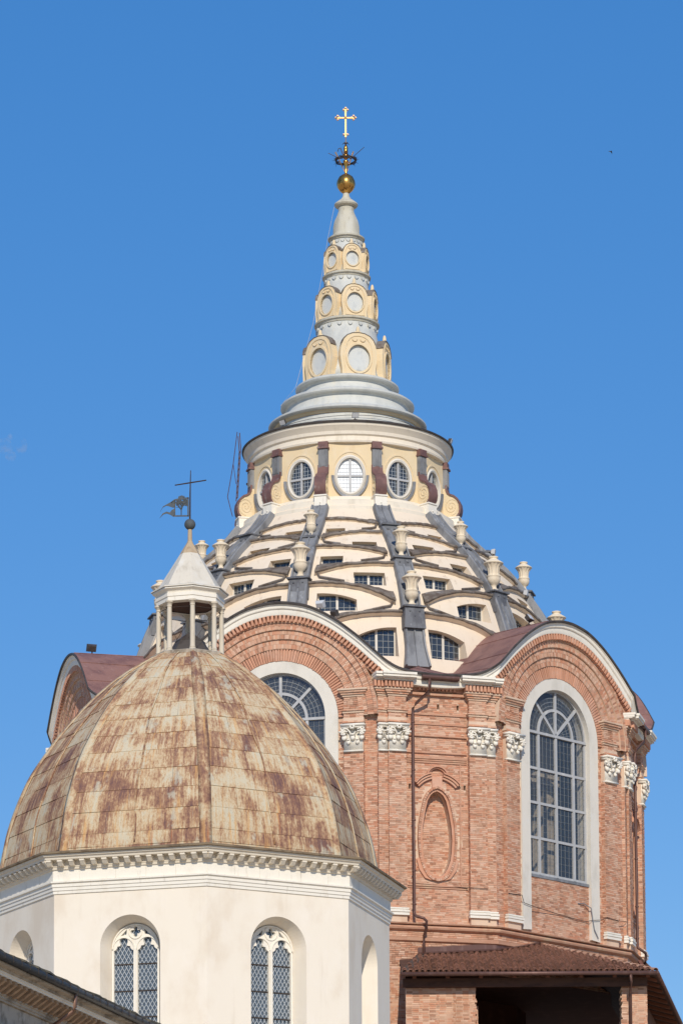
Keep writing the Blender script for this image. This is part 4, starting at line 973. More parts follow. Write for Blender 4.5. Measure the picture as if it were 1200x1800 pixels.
# ================================================================== CHURCH CROSSING (octagon with rusty dome and open lantern)
OC = (-5.84, -30.0); OD = 6.9; OR = 7.2; OA = OR * cos(radians(22.5)); OH = OR * sin(radians(22.5))
church = thing('octagonal_church', 'cream octagonal church drum with a rust stained sheet metal dome and open lantern', 'church', (OC[0], OC[1], 0))
FACES = [OD - 22.5 + 45 * k for k in range(8)]        # k=0 front left, 1 front right, 2 right, 7 far left
def octo(r, z, a0=OD): return [Vector((OC[0] + r * sin(radians(a0 + 45 * k)), OC[1] - r * cos(radians(a0 + 45 * k)), z)) for k in range(8)]
def octband(mb, prof): return mb.grid([octo((OA + o) / cos(radians(22.5)), z) for o, z in prof], True)
NS, NW, NB = 21.48, 1.08, 15.0
for k in range(8):
    fr = Fr(FACES[k], OA, OC); vis = k in (0, 1, 2, 7)
    m = MB(); outer = [(-OH, 0), (OH, 0), (OH, 23.45), (-OH, 23.45)]
    no = arch_poly(NW, NS, NB, 28); ni = arch_poly(0.86, NS, NB, 28)
    if vis:
        tri_holes = [no]
        loops = [outer, no]; flat = outer + no
        m.add([fr.P(u, 0, z) for u, z in flat], [tuple(t) for t in tessellate_polygon([[Vector((u, z, 0)) for u, z in l] for l in loops])])
        m.grid([[fr.P(u, 0, z) for u, z in no], [fr.P(u, -0.62, z) for u, z in ni]], True)
    else: m.add([fr.P(u, 0, z) for u, z in outer], ((0, 1, 2, 3),))
    m.build('wall', 'plaster', church)
    if vis:
        def lancet(cu):
            w = 0.355; zs = 21.42; p = [(cu - w, NB + .1), (cu + w, NB + .1), (cu + w, zs)]
            p += [(cu + w - 0.02 - 0.10 * sin(t), zs + 0.13 * (1 - cos(t)) + 0.02) for t in [pi/2 * i / 4 for i in range(1, 5)]]
            p += [(cu + 0.13, zs + 0.17)] + [(cu + 0.15 * cos(t), zs + 0.32 + 0.15 * sin(t)) for t in [-0.7 + (pi + 1.4) * i / 10 for i in range(11)]] + [(cu - 0.13, zs + 0.17)]
            p += [(cu - w + 0.02 + 0.10 * sin(t), zs + 0.13 * (1 - cos(t)) + 0.02) for t in [pi/2 * i / 4 for i in range(4, 0, -1)]]
            p += [(cu - w, zs)]; return p
        quat = []
        for q in range(4):
            a = q * pi / 2
            quat += [(0.115 * cos(a) + 0.068 * cos(a + t), 22.06 + 0.115 * sin(a) + 0.068 * sin(a + t)) for t in [-2.1 + 4.2 * i / 8 for i in range(9)]]
        tri1 = [(-0.55, 21.92), (-0.33, 21.98), (-0.31, 22.16)]; tri2 = [(0.31, 22.16), (0.33, 21.98), (0.55, 21.92)]
        t_ = MB(); t_.plate(arch_poly(0.86, NS, NB, 28), [lancet(-0.43), lancet(0.43), quat, tri1, tri2], fr.P, -0.58, 0.16, caps=False)
        for e0, e1, d in ((0.845, 0.80, -0.53),):
            A = [pi * i / 28 for i in range(29)]; t_.grid([[fr.P(r * cos(a), dd, NS + r * sin(a)) for a in A] for r, dd in ((e0, -.59), (e0, d), (e1, d), (e1, -.59))])
        for cu in (-0.43, 0.43):
            A = [pi * i / 20 for i in range(21)]; t_.grid([[fr.P(cu + r * cos(a), dd, 21.46 + r * 1.05 * sin(a)) for a in A] for r, dd in ((0.415, -.59), (0.415, -.545), (0.375, -.545), (0.375, -.59))])
        A = [2 * pi * i / 24 for i in range(25)]; t_.grid([[fr.P(r * cos(a), dd, 22.06 + r * sin(a)) for a in A] for r, dd in ((0.255, -.59), (0.255, -.55), (0.225, -.55), (0.225, -.59))])
        t_.box(fr, -0.035, 0.035, -0.58, -0.53, NB, 21.5)
        win = t_.build('window', 'whitestone', church)
        for cu in (-0.43, 0.43):
            p = MB(); z0 = NB
            for z1 in (16.35, 17.27, 18.19, 19.11, 20.02, 20.95, 22.0):
                p = MB(); tl = random.uniform(-.012, .012); t2 = random.uniform(-.012, .012)
                p.quad(fr.P(cu - .38, -0.70 + tl, z0), fr.P(cu + .38, -0.70 - tl, z0), fr.P(cu + .38, -0.70 - tl + t2, z1), fr.P(cu - .38, -0.70 + tl + t2, z1)); p.build('pane', 'leadglass', win); z0 = z1
            l = MB(); st = 0.148; L = 0.40; sl = 1.75
            z = 17.0 - L * sl
            while z < 22.6:
                for sg in (-1, 1):
                    w = 0.0085
                    l.hexa([fr.P(cu - L, -0.665, z - sg*L*sl - w*2), fr.P(cu + L, -0.665, z + sg*L*sl - w*2), fr.P(cu + L, -0.68, z + sg*L*sl - w*2), fr.P(cu - L, -0.68, z - sg*L*sl - w*2), fr.P(cu - L, -0.665, z - sg*L*sl + w*2), fr.P(cu + L, -0.665, z + sg*L*sl + w*2), fr.P(cu + L, -0.68, z + sg*L*sl + w*2), fr.P(cu - L, -0.68, z - sg*L*sl + w*2)])
                z += st * sl
            l.build('leading', 'leading', win)
            for zz in (17.27, 18.19, 19.11, 20.02, 20.95):
                s = MB(); s.box(fr, cu - .38, cu + .38, -0.672, -0.64, zz - .018, zz + .018); s.build('saddle_bar', 'iron', win)
        p = MB(); p.add([fr.P(-0.6, -0.72, 21.8), fr.P(0.6, -0.72, 21.8), fr.P(0.6, -0.72, 22.3), fr.P(-0.6, -0.72, 22.3)], ((0, 1, 2, 3),)); p.build('pane', 'leadglass', win)
m = MB(); m.grid([octo(6.0, 12), octo(6.0, 24.4)], True); m.build('shade_core', 'dark', church)
m = MB(); octband(m, [(-0.02, 23.38), (0.04, 23.40), (0.04, 23.50), (0.07, 23.51), (0.07, 23.62), (0.10, 23.63), (0.10, 23.74), (0.16, 23.77), (0.16, 23.82), (0.03, 23.84), (0.03, 24.22), (0.02, 24.3)]); m.build('architrave', 'whitestone', church)
for k in (0, 1, 2, 7):
    fr = Fr(FACES[k], OA, OC); n = 5 if k != 1 else 6; cuts = [-OH] + sorted(-OH + 2 * OH * (i + random.uniform(-.2, .2)) / n for i in range(1, n)) + [OH]
    for i in range(n):
        m = MB(); m.box(fr, cuts[i] + (0.004 if i else 0), cuts[i+1] - (0.004 if i < n - 1 else 0), 0.0, 0.045 + random.uniform(0, 0.008), 23.845, 24.225); m.build('stone_block', 'whitestone', church)
m = MB(); octband(m, [(0.03, 24.22), (0.10, 24.24), (0.12, 24.31), (0.14, 24.32), (0.14, 24.52), (0.42, 24.53), (0.44, 24.60), (0.50, 24.63), (0.52, 24.70), (0.2, 24.72)]); m.build('cornice', 'stone', church)
m = MB(); octband(m, [(0.48, 24.70), (0.60, 24.71), (0.61, 24.77), (0.50, 24.80), (0.05, 24.90)]); m.build('roof_edge', mat('eave_sheet', S(140,122,98), 0.8, layers=[(S(92,76,62),(2,2,2),0.45,0.65,0.7)]), church)
bk = MB(); f0 = Fr(0, 0); bk.hexa([f0.P(-.075, .16, 0), f0.P(.075, .16, 0), f0.P(.075, -.04, 0), f0.P(-.075, -.04, 0), f0.P(-.075, .28, .13), f0.P(.075, .28, .13), f0.P(.075, -.04, .13), f0.P(-.075, -.04, .13)])
bk.hexa([f0.P(-.085, .29, .13), f0.P(.085, .29, .13), f0.P(.085, -.04, .13), f0.P(-.085, -.04, .13), f0.P(-.085, .29, .19), f0.P(.085, .29, .19), f0.P(.085, -.04, .19), f0.P(-.085, -.04, .19)])
BKT = bk.mesh('bracket', 'stone')
for k in (0, 1, 2, 7):
    fr = Fr(FACES[k], OA, OC)
    for i in range(15): link('bracket', BKT, church, fr.mat(-OH - 0.06 + (2 * OH + 0.12) * i / 14, 0.14, 24.325, 0, (random.uniform(.92, 1.06), 1, random.uniform(.95, 1.0))))
# dome panels
DZ = [24.78, 25.35, 26.8, 28.35, 29.3, 30.25, 31.35, 32.22, 32.85, 33.02]; DRR = [6.82, 6.75, 6.43, 5.82, 5.24, 4.55, 3.58, 2.60, 1.66, 1.30]
arc = [0.0]
NS_ = 400
zz_ = [DZ[0] + (DZ[-1] - DZ[0]) * i / NS_ for i in range(NS_ + 1)]; rr_ = [spline(z, DZ, DRR) for z in zz_]
for i in range(NS_): arc.append(arc[-1] + hypot(zz_[i+1] - zz_[i], rr_[i+1] - rr_[i]))
def mer(l): return interp(l, arc, rr_), interp(l, arc, zz_)      # radius and height at meridian length l
LT = arc[-1]
def dome_pt(k, s, l, off):      # face k between ridges, s 0..1
    r, z = mer(l); a0, a1 = radians(OD - 45 + 45 * k), radians(OD + 45 * k)
    p0 = Vector((sin(a0) * r, -cos(a0) * r, z)); p1 = Vector((sin(a1) * r, -cos(a1) * r, z)); p = p0.lerp(p1, s)
    r2, z2 = mer(min(LT, l + 0.05)); r1, z1 = mer(max(0, l - 0.05)); tz, tr = z2 - z1, r2 - r1; q = hypot(tz, tr)
    am = radians(FACES[k]); nn = Vector((sin(am) * tz / q, -cos(am) * tz / q, -tr / q))
    return Vector((OC[0], OC[1], 0)) + p + nn * off
ROWS = [0.0, 0.30, 0.78]
while ROWS[-1] < LT - 0.9: ROWS.append(ROWS[-1] + 0.80)
ROWS.append(LT)
rest = MB()
uvs_rest = []
for k in range(8):
    vis = k in (7, 0, 1, 2)
    for ri in range(len(ROWS) - 1):
        l0, l1 = ROWS[ri], ROWS[ri + 1]
        wid = 2 * mer(l0)[0] * sin(radians(22.5)); nc = 4 if wid > 2.2 else 2
        if ri == 0: nc = 5
        cuts = [0] + [(i + (random.uniform(-.10, .10) if i * 2 != nc else 0)) / nc for i in range(1, nc)] + [1]
        for ci in range(nc):
            s0, s1 = cuts[ci], cuts[ci + 1]; g_ = 0.003 / max(0.4, wid)
            m = MB(); rows = []; uv = []; ns, nl = 3, 4; lift = random.uniform(0.012, 0.03); base = random.uniform(0, 0.006)
            ou, ov = random.uniform(0, 40), random.uniform(-0.25, 0.25) + k * 7.3
            tw = [random.uniform(-0.006, 0.006) for _ in range(4)]
            for j in range(nl + 1):
                t = j / nl; l = l0 - 0.03 * (1 - t) + (l1 - l0) * t if ri else l0 + (l1 - l0) * t; off = base + lift * (1 - t) + 0.002
                row = []
                for i in range(ns + 1):
                    s = s0 + g_ + (s1 - s0 - 2 * g_) * i / ns
                    pil = 0.010 * sin(pi * i / ns) * sin(pi * t) + tw[0] * (i / ns) + tw[1] * t
                    row.append(dome_pt(k, s, l, off + pil)); uv.append((k * 5.7 + s * wid, l))
                rows.append(row)
            m.grid(rows)
            # turned-down lower and side edges
            m.grid([[dome_pt(k, s0 + g_ + (s1 - s0 - 2*g_) * i / ns, l0 - 0.03 * (ri > 0), -0.01) for i in range(ns + 1)], rows[0]])
            m.grid([[r[0] for r in rows], [p + (Vector((OC[0], OC[1], p.z)) - p) * 0.004 for p in [r[0] for r in rows]]]); m.grid([[r[-1] for r in rows], [p + (Vector((OC[0], OC[1], p.z)) - p) * 0.004 for p in [r[-1] for r in rows]]])
            nv = len(m.v); uv2 = uv + [uv[i] for i in range(ns + 1)] * 2
            uv2 += [uv[j * (ns + 1)] for j in range(nl + 1)] * 2 + [uv[j * (ns + 1) + ns] for j in range(nl + 1)] * 2
            if vis:
                me = m.mesh('panel', 'rust', True); ly = me.uv_layers.new(name='UVMap')
                for lp in me.loops: ly.data[lp.index].uv = uv2[lp.vertex_index]
                link('panel', me, church)
            else:
                rest.add(m.v, m.f); uvs_rest += uv2
me = rest.mesh('panel', 'rust', True); ly = me.uv_layers.new(name='UVMap')
for lp in me.loops: ly.data[lp.index].uv = uvs_rest[lp.vertex_index]
o = link('panel', me, church); o['kind'] = 'stuff'
m = MB(); m.grid([[dome_pt(k, 0, LT * j / 30, -0.03) for k in range(8)] for j in range(31)], True); m.build('dome_shell', 'dark_edge', church)
for k in range(8):       # ridge caps on the eight corners and a standing seam down each face
    ls = [0.02 + (LT - 0.1) * j / 60 for j in range(61)]
    m = MB(); rows = []; uv = []
    for l in ls:
        wid = 2 * mer(l)[0] * sin(radians(22.5)); e = min(0.22, 0.075 * wid + 0.02) / wid; k2 = (k + 1) % 8
        wob = 0.004 * sin(l * 9 + k)
        rows.append([dome_pt(k, 1 - e, l, 0.028), dome_pt(k, 1 - e, l, 0.042 + wob), dome_pt(k, 1 - e * .35, l, 0.055 + wob), (dome_pt(k, 1, l, 0.08) + dome_pt(k2, 0, l, 0.08)) / 2, dome_pt(k2, e * .35, l, 0.055 + wob), dome_pt(k2, e, l, 0.042 + wob), dome_pt(k2, e, l, 0.028)])
        uv += [(k * 9.1 + 3 + q * 0.07, l) for q in range(7)]
    m.grid(rows); me = m.mesh('ridge_cap', 'rust', True); ly = me.uv_layers.new(name='UVMap')
    for lp in me.loops: ly.data[lp.index].uv = uv[lp.vertex_index]
    link('ridge_cap', me, church)
    m = MB(); m.tube([dome_pt(k, 0.5 + 0.01 * sin(l * 2 + k), l, 0.045) for l in ls[2:]], 0.028, 5)
    me = m.mesh('seam', 'rust', True); ly = me.uv_layers.new(name='UVMap')
    for lp in me.loops: ly.data[lp.index].uv = (k * 3.3 + 20, me.vertices[lp.vertex_index].co.z)
    link('seam', me, church)
# open lantern
m = MB()
m.grid([octo(r, z) for r, z in ((1.30, 32.93), (1.44, 32.96), (1.46, 33.06), (1.40, 33.10), (1.30, 33.12), (0.2, 33.13))], True); m.build('lantern_base', 'weathered', church)
m = MB(); m.grid([octo(r, z) for r, z in ((0.88, 33.10), (0.55, 33.62), (0.56, 33.66), (0.1, 34.0))], True); m.build('skylight', 'dark_edge', church)
LR = 1.14
for k in range(8):
    a = radians(OD + 45 * k); c_ = (OC[0] + LR * sin(a), OC[1] - LR * cos(a)); m = MB()
    m.lathe([(0.125, 33.11), (0.125, 33.17), (0.10, 33.19), (0.115, 33.22), (0.092, 33.26), (0.092, 34.0), (0.082, 34.74), (0.10, 34.76), (0.085, 34.80), (0.12, 34.88), (0.15, 34.90), (0.15, 34.96)], 16, c_); m.build('column', mat('column_stone', S(208,196,176), 0.85, layers=[(S(168,154,132),(6,6,1.0),0.5,0.7,0.6)], bump=(20,0.2,0.01)) if k == 0 else bpy.data.materials['column_stone'], church, smooth=True, angle=35)
    m = MB(); a2 = radians(OD + 45 * (k + 1)); c2 = (OC[0] + LR * sin(a2), OC[1] - LR * cos(a2))
    m.tube([(c_[0], c_[1], 34.72), (c2[0], c2[1], 34.72)], 0.012, 5)
    if k % 2 == 0: m.tube([(c_[0], c_[1], 33.3), (c2[0], c2[1], 34.7)], 0.008, 4); m.tube([(c_[0], c_[1], 34.7), (c2[0], c2[1], 33.3)], 0.008, 4)
    m.build('tie_rod', 'iron', church)
m = MB(); m.grid([octo(r, z) for r, z in ((0.9, 34.94), (1.23, 34.95), (1.23, 35.10), (1.26, 35.11), (1.26, 35.24), (1.22, 35.25), (1.25, 35.30), (1.32, 35.35), (1.38, 35.38), (1.38, 35.43), (1.2, 35.45))], True); m.build('entablature', 'whitestone', church); m = MB(); m.add(octo(1.0, 34.965), [tuple(range(8))]); m.build('ceiling', 'darkwood', church)  # ceiling painted dark to stand in for shade inside the lantern
m = MB(); m.grid([octo(r, z) for r, z in ((1.40, 35.43), (1.43, 35.44), (1.42, 35.48), (1.20, 35.56), (0.80, 36.20), (0.36, 36.92))], True); m.build('lantern_roof', mat('pale_sheet', S(214,205,188), 0.7, layers=[(S(176,166,148),(3,3,0.6),0.5,0.72,0.6),(S(224,222,216),(2,2,1),0.5,0.7,0.5),(S(150,132,104),(9,9,1.2),0.62,0.76,0.5)], bump=(9,0.15,0.01)), church)
m = MB(); m.grid([octo(r, z) for r, z in ((0.37, 36.90), (0.36, 36.94), (0.12, 37.34), (0.085, 37.42), (0.075, 37.86), (0.03, 37.9))], True); m.build('lantern_tip', mat('tip_sheet', S(186,164,134), 0.7, layers=[(S(150,122,92),(6,6,2),0.5,0.7,0.6)]), church)

vane = thing('weather_vane', 'green bronze swallowtail pennant with openwork tree and thin cross above a ball', 'weather vane', (OC[0], OC[1], 37.86))
m = MB(); m.sphere((OC[0], OC[1], 38.04), 0.205, 20, 14); m.build('ball', 'verdigris', vane, smooth=True)
m = MB(); m.tube([(OC[0], OC[1], 38.2), (OC[0] + .01, OC[1], 39.2), (OC[0] + .03, OC[1], 40.06)], [0.032, 0.026, 0.014], 8); m.build('pole', 'iron', vane)
m = MB(); m.tube([(OC[0] - 0.55, OC[1] + .1, 39.54), (OC[0] + 0.02, OC[1], 39.60), (OC[0] + 0.60, OC[1] - .1, 39.66)], [0.022, 0.026, 0.022], 6); m.build('cross_arm', 'iron', vane)
vf = Fr(-8, 0, OC)
def vbox(m, pts, w=0.025): m.prism(pts, vf.P, -0.012, 0.012)
m = MB()
vbox(m, [(-0.09, 38.34), (-0.04, 38.34), (-0.04, 39.06), (-0.09, 39.06)]); vbox(m, [(-0.62, 38.36), (-0.04, 38.34), (-0.04, 38.39), (-0.60, 38.41)])
vbox(m, [(-0.04, 39.00), (-0.04, 39.06), (-0.40, 39.04), (-0.58, 39.00), (-0.72, 38.90), (-0.68, 38.87), (-0.56, 38.95), (-0.40, 38.99)]); vbox(m, [(-0.58, 38.40), (-0.54, 38.40), (-0.54, 38.97), (-0.58, 38.97)])
vbox(m, [(-0.72, 38.90), (-0.56, 38.97), (-0.56, 38.70), (-0.64, 38.70), (-0.78, 38.76), (-0.88, 38.78), (-1.0, 38.72), (-1.10, 38.56), (-0.99, 38.76), (-0.86, 38.83)])
vbox(m, [(-0.62, 38.36), (-0.56, 38.41), (-0.56, 38.66), (-0.66, 38.62), (-0.74, 38.52), (-0.86, 38.56), (-1.0, 38.50), (-1.12, 38.33), (-0.98, 38.46), (-0.86, 38.49), (-0.72, 38.43)])
for q in range(5): vbox(m, [(-0.43 + q * 0.05, 39.03), (-0.39 + q * 0.05, 39.03), (-0.38 + q * 0.046, 39.14 - abs(q - 2) * .015), (-0.42 + q * 0.046, 39.14 - abs(q - 2) * .015)])
m.build('pennant', 'verdigris', vane)
m = MB(); rs = random.Random(5)
def branch(u, z, a, L, r, dep):
    u2, z2 = u + L * sin(a), z + L * cos(a)
    if not (-0.54 < u2 < -0.09 and z2 < 39.0): return
    m.tube([vf.P(u, 0, z), vf.P(u2, 0, z2)], [r, r * .7], 4)
    if dep:
        for q in range(3): branch(u2, z2, a + rs.uniform(-0.9, 0.9), L * rs.uniform(.6, .85), r * .72, dep - 1)
    else: m.sphere(vf.P(u2, 0, z2), 0.022, 5, 4)
for _ in range(4): branch(-0.32, 38.40, rs.uniform(-.05, .05), 0.20, 0.018, 4)
m.build('tree_openwork', 'verdigris', vane)

# ================================================================== NAVE WING (lower left)
wA, wB = Vector((-9.72, -60.62, 0)), Vector((-6.37, -46.77, 0))
wing = thing('nave_wing', 'shaded stone nave wall with bracketed eaves and dark gutter', 'church wing', (-9.0, -53.0, 0))
wd = (wB - wA).normalized(); wn_ = Vector((wd.y, -wd.x, 0))
class Wf: pass
wf = Fr(0, 0); wf.t = wd; wf.n = wn_; wf.o = wA - wn_ * 1.0; wf.phi = math.degrees(atan2(wn_.x, -wn_.y))
U0, U1, EZ = -6.0, 19.0, 17.3
m = MB(); m.box(wf, U0, U1, -0.6, 0.0, 0, 16.45); m.build('wall', 'weathered', wing)
m = MB()
for o, z0, z1 in ((0.03, 15.35, 15.45), (0.06, 15.47, 15.56), (0.09, 15.58, 15.68), (0.13, 15.70, 15.76), (0.02, 15.80, 16.40), (0.10, 16.42, 16.48), (0.14, 16.48, 16.56), (0.18, 16.56, 16.90)): m.box(wf, U0, U1, -0.5, o, z0, z1)
m.build('frieze', 'weathered', wing)
m = MB(); m.box(wf, U0, U1, -0.5, 0.60, 16.90, 16.96); m.box(wf, U0, U1, -0.5, 0.64, 16.96, 17.02); m.build('corona', 'whitestone', wing)
m = MB(); m.box(wf, U0, U1, -0.5, 0.90, 17.10, 17.16); m.box(wf, U0, U1, -0.5, 0.70, 17.02, 17.10); m.build('soffit_board', 'weathered', wing)
wb = MB(); wb.hexa([f0.P(-.09, .12, 0), f0.P(.09, .12, 0), f0.P(.09, -.04, 0), f0.P(-.09, -.04, 0), f0.P(-.09, .40, .20), f0.P(.09, .40, .20), f0.P(.09, -.04, .20), f0.P(-.09, -.04, .20)]); wb.hexa([f0.P(-.10, .42, .20), f0.P(.10, .42, .20), f0.P(.10, -.04, .20), f0.P(-.10, -.04, .20), f0.P(-.10, .42, .30), f0.P(.10, .42, .30), f0.P(.10, -.04, .30), f0.P(-.10, -.04, .30)])
WB = wb.mesh('bracket', mat('bounce_tint_stone', S(178,148,118), 0.9, layers=[(S(120,96,76),(4,4,4),0.45,0.65,0.6)]))  # warm bounce light under the eaves is put into this colour
u = U0 + 0.3
while u < U1: link('bracket', WB, wing, wf.mat(u, 0.18, 16.585)); u += 0.46
m = MB(); m.tube([wf.P(U0, 1.0, EZ - 0.06), wf.P(U1, 1.0, EZ - 0.06)], 0.105, 12); m.build('gutter', 'gutter', wing, smooth=True)
m = MB(); 
u = U0 + 0.4
while u < U1: m.box(wf, u - .015, u + .015, 0.88, 1.11, EZ - 0.12, EZ + 0.02); u += 0.72
m.build('gutter_bracket', 'iron', wing)
tl = MB(); tl.hexa([(-.26, -.55, -.03), (.26, -.55, -.03), (.26, .6, .42), (-.26, .6, .42), (-.26, -.55, .03), (.26, -.55, .03), (.26, .6, .48), (-.26, .6, .48)]); TL = tl.mesh('roof_slab', 'slate')
u = U0 + 0.25
while u < U1:
    link('roof_slab', TL, wing, wf.mat(u, 0.42 + random.uniform(-.04, .04), EZ + 0.08 + random.uniform(-.02, .035), random.uniform(0.04, 0.13))); u += 0.52
m = MB(); m.hexa([wf.P(U0, 0.9, EZ - 0.15), wf.P(U1, 0.9, EZ - 0.15), wf.P(U1, -7.0, EZ + 3.2), wf.P(U0, -7.0, EZ + 3.2), wf.P(U0, 0.9, EZ + .03), wf.P(U1, 0.9, EZ + .03), wf.P(U1, -7.0, EZ + 3.4), wf.P(U0, -7.0, EZ + 3.4)]); m.build('roof', 'slate', wing)
m = MB(); m.tube([wf.P(6.7, 1.0, EZ - 0.1), wf.P(6.7, 0.98, EZ - 0.55), wf.P(6.68, 0.92, EZ - 0.68), wf.P(6.55, 0.25, EZ - 1.15), wf.P(6.55, 0.18, EZ - 1.4), wf.P(6.55, 0.18, EZ - 5)], 0.055, 10); m.build('downpipe', mat('bronze_pipe', S(150,116,98), 0.5, 0.4), wing, smooth=True)

# ================================================================== LEAN-TO WITH TILED ROOF (lower right)
lean = thing('tiled_lean_to', 'open brick lean-to with clay tile roof, gutter and broken brick piers', 'lean-to', (7, -15, 0))
EY, EZL, SL = -17.2, 23.50, 0.305
X0, X1 = 1.95, 12.0
def roof_z(y): return EZL + (y - EY) * SL
def wall_y(x):                    # front of the chapel base at this x
    best = 0.0
    pts = poly12(0.12)
    for i in range(12):
        a, b_ = pts[i], pts[(i + 1) % 12]
        if min(a.x, b_.x) - 1e-6 <= x <= max(a.x, b_.x) + 1e-6 and a.y < 0.5 and b_.y < 0.5:
            y = a.y + (b_.y - a.y) * (x - a.x) / (b_.x - a.x) if abs(b_.x - a.x) > 1e-6 else a.y
            best = min(best, y)
    return best
def hip_y(x): return EY + (X1 - x) * 1.83           # the hip runs back from the right corner
def back_y(x): return min(wall_y(x), hip_y(x))
m = MB(); xs = [X0 + (X1 - X0) * i / 40 for i in range(41)]
def left_x(y): return X0 + (y - EY) * 0.16
m.grid([[(x, EY, roof_z(EY) - 0.02) for x in xs], [(max(x, left_x(back_y(x)) if x < X0 + .8 else x), back_y(x), roof_z(back_y(x)) - 0.02) for x in xs]])
m.grid([[(x, EY, roof_z(EY) - 0.10) for x in xs], [(x, back_y(x), roof_z(back_y(x)) - 0.10) for x in xs]])
roof = m.build('roof_deck', 'darkwood', lean)
# right-hand slope behind the hip
m = MB(); m.add([(X1, EY, EZL - .02), (X1 + 6.4, EY + 40, EZL - .02), (X1 - 2, EY + 43, EZL + 2.6), (X1 - 4.1, EY + 7.5, EZL + 2.27)], ((0, 1, 2, 3),)); m.add([(X1, EY, EZL - .12), (X1 + 6.4, EY + 40, EZL - .12), (X1 - 2, EY + 43, EZL + 2.5), (X1 - 4.1, EY + 7.5, EZL + 2.15)], ((0, 1, 2, 3),)); m.build('roof_deck', 'darkwood', lean)
def tile_mesh(r0, r1, L, up):
    m = MB(); rows = []
    for j, (y, r) in enumerate(((-L * .05, r0), (L, r1))):
        row = []
        for rr in (r, r - 0.018):
            A = [pi * i / 7 for i in range(8)]; A = A if rr == r else A[::-1]
            row += [(rr * cos(a), y, (rr * sin(a) * 0.9) * (1 if up else -1) + (0.0 if up else 0.06)) for a in A]
        rows.append(row)
    m.grid(rows, True, True); return m.mesh('tile', 'tile', False)
TU = tile_mesh(0.112, 0.088, 0.46, True); TD = tile_mesh(0.085, 0.10, 0.46, False)
sp = 0.235; RX = Matrix.Rotation(math.atan(SL), 4, 'X'); nobj = 0
items = []
x = X0 + 0.12; ci = 0
while x < X1 - 0.1:
    yb = back_y(x); s_len = (yb - EY) * sqrt(1 + SL * SL); s = -0.06
    j = 0
    while s < s_len - 0.1:
        y = EY + s / sqrt(1 + SL * SL)
        if x > left_x(y) + 0.02: items.append((j, x, y, s))
        s += 0.40; j += 1
    x += sp
items.sort(key=lambda t: t[0])
stuffm = MB(); under = MB()
for n_, (j, x, y, s) in enumerate(items):
    z = roof_z(y) + 0.045 + 0.012 * random.random()
    mt = Matrix.Translation((x + random.uniform(-.008, .008), y, z)) @ RX @ Matrix.Rotation(random.uniform(-.03, .03), 4, 'Z') @ Matrix.Rotation(-0.05, 4, 'X')
    if n_ < 296: link('tile', TU, lean, mt)
    else: stuffm.add([mt @ v.co for v in TU.vertices], [tuple(p.vertices) for p in TU.polygons])
    mt2 = Matrix.Translation((x + sp / 2, y, roof_z(y) + 0.02)) @ RX @ Matrix.Rotation(-0.05, 4, 'X')
    under.add([mt2 @ v.co for v in TD.vertices], [tuple(p.vertices) for p in TD.polygons])
if stuffm.v: stuffm.build('tile', 'tile', lean, kind='stuff', recalc=False)
under.build('channel_tiles', 'tile', lean, kind='stuff', recalc=False)
TH_ = tile_mesh(0.13, 0.11, 0.46, True)
for i in range(19):     # hip tiles
    t = i / 19; p = Vector((X1 - 0.02, EY + 0.05, EZL + 0.05)).lerp(Vector((X1 - 4.1, EY + 7.5, EZL + 2.35)), t); d = (Vector((X1 - 4.1, EY + 7.5, EZL + 2.35)) - Vector((X1, EY, EZL))).normalized()
    q = d.to_track_quat('Y', 'Z'); hm = TH_.copy() if False else TH_
    o = link('hip_tile', TH_, lean, Matrix.Translation(p) @ q.to_matrix().to_4x4() @ Matrix.Rotation(-0.06, 4, 'X'))
    o.material_slots[0].link = 'OBJECT'; o.material_slots[0].material = M['tilecap']
m = MB(); pts = [(x, EY - 0.09, EZL - 0.06) for x in (X0 - 0.03, X1 + 0.04)]
m.tube(pts, 0.085, 12); m.tube([(X1 + 0.04, EY - 0.09, EZL - 0.06), (X1 + 6.45, EY + 40, EZL - 0.06)], 0.085, 10); m.build('gutter', 'pipe', lean, smooth=True)
m = MB(); fr = Fr(0, -EY)
m.box(fr, X0 + .05, X1 - .3, -0.75, -0.55, EZL - 0.48, EZL - 0.14); m.build('eaves_beam', 'darkwood', lean)
for i in range(8):
    xx = X0 + 0.5 + i * 1.32; m = MB(); m.hexa([(xx - .07, EY + .05, EZL - .22), (xx + .07, EY + .05, EZL - .22), (xx + .07, EY + 4, EZL - .22 + 4 * SL), (xx - .07, EY + 4, EZL - .22 + 4 * SL), (xx - .07, EY + .05, EZL - .12), (xx + .07, EY + .05, EZL - .12), (xx + .07, EY + 4, EZL - .12 + 4 * SL), (xx - .07, EY + 4, EZL - .12 + 4 * SL)]); m.build('rafter', mat('rafter_%d' % i, S(128,80,58), 0.8) if i == 0 else bpy.data.materials['rafter_0'], lean)
